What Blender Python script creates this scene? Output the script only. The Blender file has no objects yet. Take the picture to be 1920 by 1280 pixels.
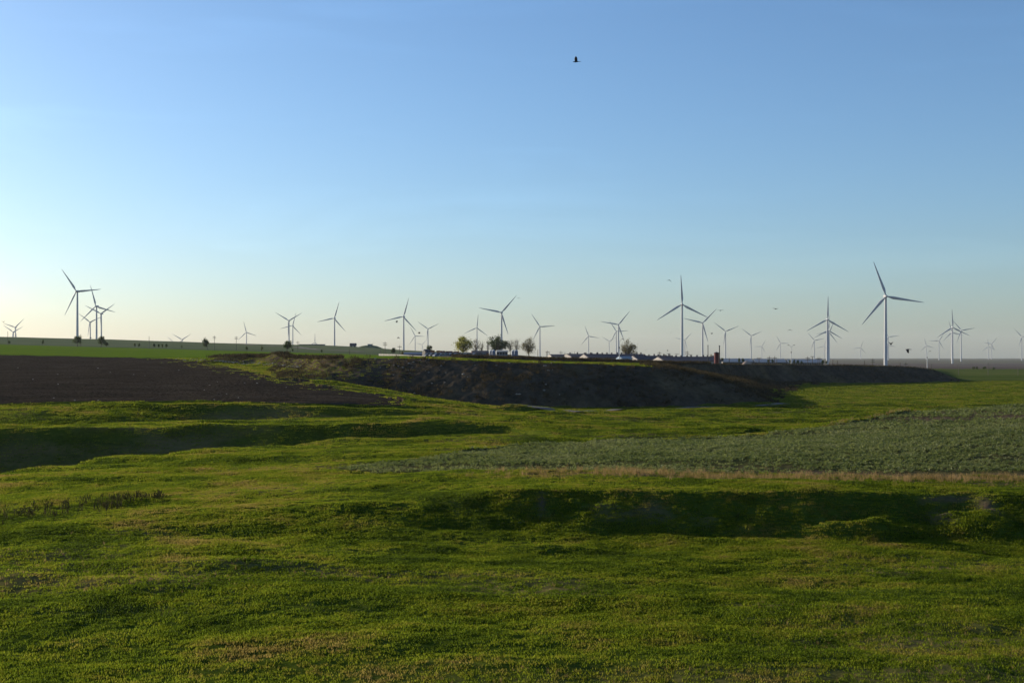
import bpy, bmesh, math, random
import numpy as np
from mathutils import Vector

random.seed(7); rng = np.random.default_rng(7)
R = math.radians
scene = bpy.context.scene
C = scene.collection

# ------------------------------------------------------------------ camera, sky, sun, exposure
F = 2318.0          # focal length in photo pixels (photo 1920 wide)
HZ = 668.0          # photo row of the eye level
cam = bpy.data.cameras.new('camera'); camo = bpy.data.objects.new('camera', cam); C.objects.link(camo)
cam.sensor_width = 36; cam.lens = F/1920*36; cam.shift_y = (HZ-640)/1920
cam.clip_start = 0.5; cam.clip_end = 40000
camo.location = (0, 0, 0); camo.rotation_euler = (math.pi/2, 0, 0)
scene.camera = camo
SUN_EL, SUN_AZ = 14.5, -59.0
world = bpy.data.worlds.new('World'); scene.world = world; world.use_nodes = True
wn = world.node_tree; bg = wn.nodes['Background']
sky = wn.nodes.new('ShaderNodeTexSky'); sky.sky_type = 'NISHITA'; sky.sun_disc = False
sky.sun_elevation = R(SUN_EL); sky.sun_rotation = R(SUN_AZ); sky.air_density = 1.0; sky.dust_density = 0.9; sky.ozone_density = 4.8
# faint streaky cirrus all over the sky
tcw = wn.nodes.new('ShaderNodeTexCoord'); mpw = wn.nodes.new('ShaderNodeMapping'); mpw.inputs['Scale'].default_value = (2.2, 2.2, 13.0); mpw.inputs['Rotation'].default_value = (0.0, 0.12, 0.3)
nzw = wn.nodes.new('ShaderNodeTexNoise'); nzw.inputs['Scale'].default_value = 1.6; nzw.inputs['Detail'].default_value = 7; nzw.inputs['Roughness'].default_value = 0.55; nzw.inputs['Distortion'].default_value = 0.6
mrw = wn.nodes.new('ShaderNodeMapRange'); mrw.inputs[1].default_value = 0.52; mrw.inputs[2].default_value = 0.85; mrw.inputs[3].default_value = 1.0; mrw.inputs[4].default_value = 1.10
hsw = wn.nodes.new('ShaderNodeVectorMath'); hsw.operation = 'SCALE'
wn.links.new(tcw.outputs['Generated'], mpw.inputs[0]); wn.links.new(mpw.outputs[0], nzw.inputs['Vector']); wn.links.new(nzw.outputs['Fac'], mrw.inputs[0])
wn.links.new(sky.outputs[0], hsw.inputs[0]); wn.links.new(mrw.outputs[0], hsw.inputs['Scale']); wn.links.new(hsw.outputs[0], bg.inputs[0]); bg.inputs[1].default_value = 0.113
sl = bpy.data.lights.new('sun', 'SUN'); sl.energy = 4.4; sl.angle = R(0.6); sl.color = (1.0, 0.87, 0.68)
so = bpy.data.objects.new('sun', sl); C.objects.link(so)
sd = Vector((math.sin(R(SUN_AZ))*math.cos(R(SUN_EL)), math.cos(R(SUN_AZ))*math.cos(R(SUN_EL)), math.sin(R(SUN_EL))))
so.rotation_euler = sd.to_track_quat('Z', 'Y').to_euler()
vs = scene.view_settings; vs.view_transform = 'Standard'; vs.look = 'None'; vs.exposure = 0.58; vs.gamma = 1.0; vs.use_curve_mapping = False
scene.cycles.use_denoising = True
scene.cycles.max_bounces = 5; scene.cycles.transparent_max_bounces = 6; scene.cycles.volume_bounces = 1
scene.cycles.transmission_bounces = 3; scene.cycles.caustics_reflective = False; scene.cycles.caustics_refractive = False

# ------------------------------------------------------------------ materials
def nodes_of(m):
    m.use_nodes = True; nt = m.node_tree; nt.nodes.clear()
    return nt, (lambda t, **k: _new(nt, t, k)), nt.links.new
def _new(nt, t, k):
    n = nt.nodes.new(t)
    for a, v in k.items(): setattr(n, a, v)
    return n
def plain(name, col, rough=0.7, var=0.25, scale=1.5, metal=0.0, bump=0.0, spec=0.3):
    m = bpy.data.materials.new(name); nt, N, L = nodes_of(m)
    out = N('ShaderNodeOutputMaterial'); p = N('ShaderNodeBsdfPrincipled')
    tc = N('ShaderNodeTexCoord'); nz = N('ShaderNodeTexNoise'); nz.inputs['Scale'].default_value = scale; nz.inputs['Detail'].default_value = 5
    mix = N('ShaderNodeMix', data_type='RGBA')
    mix.inputs[6].default_value = (*[c*(1-var) for c in col], 1); mix.inputs[7].default_value = (*[min(1, c*(1+var)) for c in col], 1)
    L(tc.outputs['Object'], nz.inputs['Vector']); L(nz.outputs['Fac'], mix.inputs[0]); L(mix.outputs[2], p.inputs['Base Color'])
    p.inputs['Roughness'].default_value = rough; p.inputs['Metallic'].default_value = metal; p.inputs['Specular IOR Level'].default_value = spec
    if bump:
        b = N('ShaderNodeBump'); b.inputs['Strength'].default_value = bump; L(nz.outputs['Fac'], b.inputs['Height']); L(b.outputs[0], p.inputs['Normal'])
    L(p.outputs[0], out.inputs[0]); return m
def ramp(N, L, fac, stops):
    r = N('ShaderNodeValToRGB'); e = r.color_ramp.elements
    while len(e) < len(stops): e.new(0.5)
    for el, (p, c) in zip(e, stops): el.position = p; el.color = (*c, 1)
    L(fac, r.inputs[0]); return r.outputs[0]
def ground_mat(name, stops, scale=0.35, stretch=(0.5, 1, 1), dry=(0.17, 0.12, 0.055), bare=(0.11, 0.075, 0.05), bump=0.5, bscale=6.0, bdist=0.05, fine=3.0):
    """Stops: colour ramp over two scales of noise; attributes dry and bare blend in straw and earth."""
    m = bpy.data.materials.new(name); nt, N, L = nodes_of(m)
    out = N('ShaderNodeOutputMaterial'); p = N('ShaderNodeBsdfPrincipled'); p.inputs['Roughness'].default_value = 0.95; p.inputs['Specular IOR Level'].default_value = 0.0
    tc = N('ShaderNodeTexCoord'); mp = N('ShaderNodeMapping'); mp.inputs['Scale'].default_value = stretch; L(tc.outputs['Object'], mp.inputs[0])
    n1 = N('ShaderNodeTexNoise'); n1.inputs['Scale'].default_value = scale; n1.inputs['Detail'].default_value = 6; n1.inputs['Roughness'].default_value = 0.65
    n2 = N('ShaderNodeTexNoise'); n2.inputs['Scale'].default_value = fine; n2.inputs['Detail'].default_value = 4
    L(mp.outputs[0], n1.inputs['Vector']); L(tc.outputs['Object'], n2.inputs['Vector'])
    ad = N('ShaderNodeMath', operation='MULTIPLY_ADD'); L(n2.outputs['Fac'], ad.inputs[0]); ad.inputs[1].default_value = 0.5; ad.inputs[2].default_value = -0.25
    sm = N('ShaderNodeMath', operation='ADD'); L(n1.outputs['Fac'], sm.inputs[0]); L(ad.outputs[0], sm.inputs[1])
    col = ramp(N, L, sm.outputs[0], stops)
    for att, c in (('dry', dry), ('bare', bare)):
        a = N('ShaderNodeAttribute', attribute_name=att); mx = N('ShaderNodeMix', data_type='RGBA')
        sc = N('ShaderNodeMix', data_type='RGBA'); sc.inputs[6].default_value = (*[x*0.6 for x in c], 1); sc.inputs[7].default_value = (*[x*1.3 for x in c], 1)
        L(n2.outputs['Fac'], sc.inputs[0])
        L(a.outputs['Fac'], mx.inputs[0]); L(col, mx.inputs[6]); L(sc.outputs[2], mx.inputs[7]); col = mx.outputs[2]
    L(col, p.inputs['Base Color'])
    n3 = N('ShaderNodeTexNoise'); n3.inputs['Scale'].default_value = bscale; n3.inputs['Detail'].default_value = 4; L(tc.outputs['Object'], n3.inputs['Vector'])
    b = N('ShaderNodeBump'); b.inputs['Strength'].default_value = bump; b.inputs['Distance'].default_value = bdist; L(n3.outputs['Fac'], b.inputs['Height']); L(b.outputs[0], p.inputs['Normal'])
    L(p.outputs[0], out.inputs[0]); return m
def leaf_mat(name, stops, trans=0.45, scale=0.12, gloss=0.0, tcol=1.6, big=None):
    m = bpy.data.materials.new(name); nt, N, L = nodes_of(m)
    out = N('ShaderNodeOutputMaterial'); d = N('ShaderNodeBsdfDiffuse'); t = N('ShaderNodeBsdfTranslucent'); mx = N('ShaderNodeMixShader'); mx.inputs[0].default_value = trans
    oi = N('ShaderNodeObjectInfo'); geo = N('ShaderNodeNewGeometry')
    nz = N('ShaderNodeTexNoise'); nz.inputs['Scale'].default_value = scale; nz.inputs['Detail'].default_value = 4; L(geo.outputs['Position'], nz.inputs['Vector'])
    a = N('ShaderNodeMath', operation='MULTIPLY_ADD'); L(oi.outputs['Random'], a.inputs[0]); a.inputs[1].default_value = 0.22; a.inputs[2].default_value = -0.11
    s = N('ShaderNodeMath', operation='ADD'); L(nz.outputs['Fac'], s.inputs[0]); L(a.outputs[0], s.inputs[1])
    if big:
        nb = N('ShaderNodeTexNoise'); nb.inputs['Scale'].default_value = 0.09; nb.inputs['Detail'].default_value = 3; L(geo.outputs['Position'], nb.inputs['Vector'])
        ab = N('ShaderNodeMath', operation='MULTIPLY_ADD'); L(nb.outputs['Fac'], ab.inputs[0]); ab.inputs[1].default_value = big; ab.inputs[2].default_value = -big/2
        s2 = N('ShaderNodeMath', operation='ADD'); L(s.outputs[0], s2.inputs[0]); L(ab.outputs[0], s2.inputs[1]); s = s2
    col = ramp(N, L, s.outputs[0], stops)
    br = N('ShaderNodeVectorMath', operation='SCALE'); br.inputs['Scale'].default_value = tcol; L(col, br.inputs[0])
    L(col, d.inputs[0]); L(br.outputs[0], t.inputs[0]); L(d.outputs[0], mx.inputs[1]); L(t.outputs[0], mx.inputs[2])
    last = mx.outputs[0]
    if gloss:
        g = N('ShaderNodeBsdfGlossy'); g.inputs['Roughness'].default_value = 0.5; m2 = N('ShaderNodeMixShader'); m2.inputs[0].default_value = gloss
        L(last, m2.inputs[1]); L(g.outputs[0], m2.inputs[2]); last = m2.outputs[0]
    L(last, out.inputs[0]); return m

G1, G2, G3 = (0.030, 0.044, 0.006), (0.052, 0.072, 0.008), (0.084, 0.096, 0.014)
M = {}
M['meadow'] = ground_mat('meadow_grass', [(0.28, G1), (0.5, G2), (0.72, G3)], scale=0.22, fine=2.2)
M['crop'] = ground_mat('crop_soil', [(0.3, (0.04, 0.045, 0.016)), (0.5, (0.06, 0.062, 0.022)), (0.7, (0.085, 0.07, 0.032))], scale=0.12, fine=2.5)
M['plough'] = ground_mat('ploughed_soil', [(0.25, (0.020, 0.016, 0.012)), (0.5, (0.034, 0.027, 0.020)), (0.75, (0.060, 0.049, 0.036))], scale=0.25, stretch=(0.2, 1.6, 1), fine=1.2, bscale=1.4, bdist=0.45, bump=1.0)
M['bank'] = ground_mat('dump_slope_soil', [(0.28, (0.024, 0.023, 0.017)), (0.5, (0.050, 0.041, 0.030)), (0.74, (0.085, 0.066, 0.047))], scale=0.22, stretch=(1, 1, 1), fine=1.0, bscale=1.5, bdist=0.3)
M['green'] = ground_mat('young_cereal', [(0.3, (0.080, 0.132, 0.010)), (0.5, (0.098, 0.152, 0.012)), (0.7, (0.118, 0.165, 0.018))], scale=0.02, stretch=(0.15, 1, 1), fine=0.3, bscale=0.8)
M['hill'] = ground_mat('far_stubble', [(0.3, (0.085, 0.108, 0.055)), (0.5, (0.105, 0.125, 0.065)), (0.7, (0.13, 0.145, 0.075))], scale=0.012, stretch=(0.15, 1, 1), fine=0.1, bscale=0.5)
M['yard'] = ground_mat('yard_earth', [(0.3, (0.06, 0.07, 0.025)), (0.5, (0.10, 0.085, 0.05)), (0.7, (0.16, 0.13, 0.09))], scale=0.05, fine=0.5)
M['plain'] = ground_mat('far_fields', [(0.34, (0.060, 0.085, 0.028)), (0.46, (0.075, 0.078, 0.045)), (0.54, (0.105, 0.085, 0.065)), (0.66, (0.075, 0.095, 0.040))], scale=0.004, stretch=(0.12, 1, 1), fine=0.05, bscale=0.1)
M['pasture'] = ground_mat('pasture_grass', [(0.35, (0.045, 0.066, 0.014)), (0.5, (0.066, 0.090, 0.018)), (0.65, (0.10, 0.105, 0.035))], scale=0.02, stretch=(0.1, 1, 1), fine=0.2, bscale=0.5)
M['fallow'] = ground_mat('fallow_soil', [(0.35, (0.065, 0.052, 0.048)), (0.5, (0.085, 0.066, 0.060)), (0.65, (0.12, 0.105, 0.085))], scale=0.004, stretch=(0.12, 1, 1), fine=0.05, bscale=0.1)
M['track'] = plain('dirt_track', (0.105, 0.088, 0.068), 0.95, 0.35, 0.4)
M['white'] = plain('turbine_paint', (0.40, 0.41, 0.42), 0.5, 0.05, 0.1)
M['black'] = plain('black_feathers', (0.012, 0.012, 0.014), 0.6, 0.3, 8)
M['bark'] = plain('bark', (0.07, 0.052, 0.038), 0.9, 0.4, 3)
M['wood'] = plain('weathered_pole', (0.11, 0.09, 0.07), 0.9, 0.3, 1)
M['conc'] = plain('concrete', (0.42, 0.39, 0.34), 0.9, 0.25, 0.8)
M['rubble'] = plain('dusty_stone', (0.24, 0.22, 0.19), 0.95, 0.35, 1.5)
M['galv'] = plain('galvanised_steel', (0.36, 0.38, 0.40), 0.5, 0.15, 1, 0.4)
M['dark'] = plain('dark_opening', (0.02, 0.02, 0.022), 0.6, 0.2, 1)
M['darkroof'] = plain('dark_sheet_roof', (0.045, 0.040, 0.050), 0.8, 0.3, 0.5)
M['whitewash'] = plain('whitewash', (0.34, 0.31, 0.28), 0.85, 0.12, 0.6)
M['greyroof'] = plain('grey_roof', (0.24, 0.26, 0.28), 0.8, 0.2, 0.5)
M['blue'] = plain('blue_grey_sheet', (0.10, 0.13, 0.20), 0.6, 0.15, 0.5)
M['paleblue'] = plain('pale_blue_paint', (0.30, 0.42, 0.52), 0.7, 0.12, 0.5)
M['rust'] = plain('rusty_steel', (0.26, 0.085, 0.035), 0.85, 0.4, 0.8)
M['orange'] = plain('orange_paint', (0.42, 0.17, 0.05), 0.7, 0.25, 0.8)
M['maroon'] = plain('red_brick', (0.13, 0.035, 0.032), 0.85, 0.25, 1.2)
M['glass'] = plain('window_glass', (0.03, 0.035, 0.04), 0.08, 0.1, 1, 0.0, 0, 0.8)
M['tyre'] = plain('tyre_rubber', (0.02, 0.02, 0.02), 0.85)
M['mound'] = plain('pale_earth_heap', (0.30, 0.22, 0.17), 0.95, 0.3, 0.4)
GR = [(0.26, (0.026, 0.040, 0.005)), (0.42, (0.058, 0.082, 0.006)), (0.56, (0.098, 0.116, 0.008)), (0.66, (0.112, 0.106, 0.014)), (0.80, (0.145, 0.108, 0.030))]
M['grass'] = leaf_mat('grass_blades', GR, 0.6, 0.30, tcol=2.3, big=0.7)
M['strawgrass'] = leaf_mat('straw_grass', [(0.25, (0.15, 0.11, 0.035)), (0.5, (0.24, 0.165, 0.065)), (0.75, (0.32, 0.215, 0.10))], 0.5, 0.5, tcol=1.4)
M['cropleaf'] = leaf_mat('crop_leaves', [(0.2, (0.070, 0.092, 0.020)), (0.5, (0.125, 0.145, 0.036)), (0.8, (0.185, 0.190, 0.070))], 0.42, 0.15, gloss=0.03, tcol=1.7)
M['weed'] = leaf_mat('dry_weeds', [(0.25, (0.022, 0.020, 0.012)), (0.5, (0.050, 0.040, 0.020)), (0.75, (0.095, 0.070, 0.036))], 0.35, 0.25, tcol=1.3)
M['dock'] = leaf_mat('dark_dock_weeds', [(0.3, (0.03, 0.03, 0.012)), (0.6, (0.05, 0.05, 0.018)), (0.8, (0.07, 0.045, 0.02))], 0.3, 0.5, tcol=1.2)
M['leaf_dark'] = leaf_mat('dark_leaves', [(0.3, (0.030, 0.046, 0.016)), (0.55, (0.048, 0.070, 0.022)), (0.8, (0.075, 0.092, 0.028))], 0.35, 0.8)
M['leaf_yellow'] = leaf_mat('yellow_green_leaves', [(0.3, (0.05, 0.065, 0.012)), (0.55, (0.15, 0.155, 0.026)), (0.8, (0.24, 0.21, 0.045))], 0.55, 0.5)
M['leaf_olive'] = leaf_mat('thin_olive_leaves', [(0.3, (0.06, 0.055, 0.022)), (0.55, (0.10, 0.085, 0.035)), (0.8, (0.15, 0.12, 0.05))], 0.45, 0.6)

# ------------------------------------------------------------------ object helpers
def tag(o, label=None, cat=None, group=None, kind=None):
    for k, v in (('label', label), ('category', cat), ('group', group), ('kind', kind)):
        if v: o[k] = v
    return o
def empty(name, loc, rz=0.0, label=None, cat=None, group=None):
    o = bpy.data.objects.new(name, None); C.objects.link(o); o.location = loc; o.rotation_euler = (0, 0, rz)
    return tag(o, label, cat, group)
def link(name, me, mat=None, parent=None, loc=(0, 0, 0), smooth=False):
    if mat and not me.materials: me.materials.append(M[mat])
    if smooth: me.polygons.foreach_set('use_smooth', np.ones(len(me.polygons), bool))
    o = bpy.data.objects.new(name, me); C.objects.link(o); o.location = loc
    if parent: o.parent = parent
    return o
def copy_tree(o, parent=None):
    c = o.copy(); C.objects.link(c)
    if parent: c.parent = parent
    for ch in o.children: copy_tree(ch, c)
    return c
class MB:
    """collects boxes, tubes and polygons into one mesh"""
    def __init__(s): s.v = []; s.f = []
    def poly(s, pts):
        n = len(s.v); s.v += [tuple(p) for p in pts]; s.f.append(tuple(range(n, n+len(pts)))); return s
    def box(s, x0, x1, y0, y1, z0, z1):
        n = len(s.v); s.v += [(x, y, z) for z in (z0, z1) for (x, y) in ((x0, y0), (x1, y0), (x1, y1), (x0, y1))]
        s.f += [tuple(n+i for i in q) for q in ((0, 3, 2, 1), (4, 5, 6, 7), (0, 1, 5, 4), (1, 2, 6, 5), (2, 3, 7, 6), (3, 0, 4, 7))]; return s
    def prism(s, prof, x0, x1, axis='x'):
        n = len(s.v); k = len(prof)
        for x in (x0, x1): s.v += [((x, a, b) if axis == 'x' else (a, x, b)) for a, b in prof]
        s.f += [tuple(range(n+k-1, n-1, -1)), tuple(range(n+k, n+2*k))] + [(n+i, n+(i+1) % k, n+k+(i+1) % k, n+k+i) for i in range(k)]; return s
    def tube(s, pts, radii, seg=8):
        n = len(s.v); pts = [Vector(p) for p in pts]
        for i, p in enumerate(pts):
            d = (pts[min(i+1, len(pts)-1)]-pts[max(i-1, 0)]).normalized()
            a = d.cross(Vector((0, 1, 0)) if abs(d.y) < 0.9 else Vector((1, 0, 0))).normalized(); b = d.cross(a)
            for k in range(seg):
                t = 2*math.pi*k/seg; s.v.append(tuple(p+(a*math.cos(t)+b*math.sin(t))*radii[i]))
        for i in range(len(pts)-1):
            for k in range(seg):
                s.f.append((n+i*seg+k, n+i*seg+(k+1) % seg, n+(i+1)*seg+(k+1) % seg, n+(i+1)*seg+k))
        s.f.append(tuple(n+k for k in range(seg-1, -1, -1))); s.f.append(tuple(n+(len(pts)-1)*seg+k for k in range(seg))); return s
    def mesh(s, name='mesh'):
        me = bpy.data.meshes.new(name); me.from_pydata(s.v, [], s.f); me.update(); return me
    def build(s, name, mat, parent=None, loc=(0, 0, 0), smooth=False): return link(name, s.mesh(name), mat, parent, loc, smooth)

# ------------------------------------------------------------------ numpy noise
def _h(ix, iy, seed):
    n = (ix.astype(np.int64)*374761393 + iy.astype(np.int64)*668265263 + seed*1274126177) & 0xffffffff
    n = ((n ^ (n >> 13))*1274126177) & 0xffffffff; n = ((n ^ (n >> 16))*2246822519) & 0xffffffff
    return ((n ^ (n >> 15)) & 0xffff)/65535.0
def vn(x, y, seed=0):
    x0 = np.floor(x); y0 = np.floor(y); fx = x-x0; fy = y-y0; fx = fx*fx*(3-2*fx); fy = fy*fy*(3-2*fy)
    a = _h(x0, y0, seed); b = _h(x0+1, y0, seed); c = _h(x0, y0+1, seed); d = _h(x0+1, y0+1, seed)
    return (a+(b-a)*fx+(c-a)*fy+(a-b-c+d)*fx*fy)*2-1
def fbm(x, y, wl, oct=3, seed=0, g=0.5):
    t = 0; a = 1.0; w = wl
    for i in range(oct): t = t+a*vn(x/w+31.7*i, y/w-17.3*i, seed+i); a *= g; w *= 0.5
    return t

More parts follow.
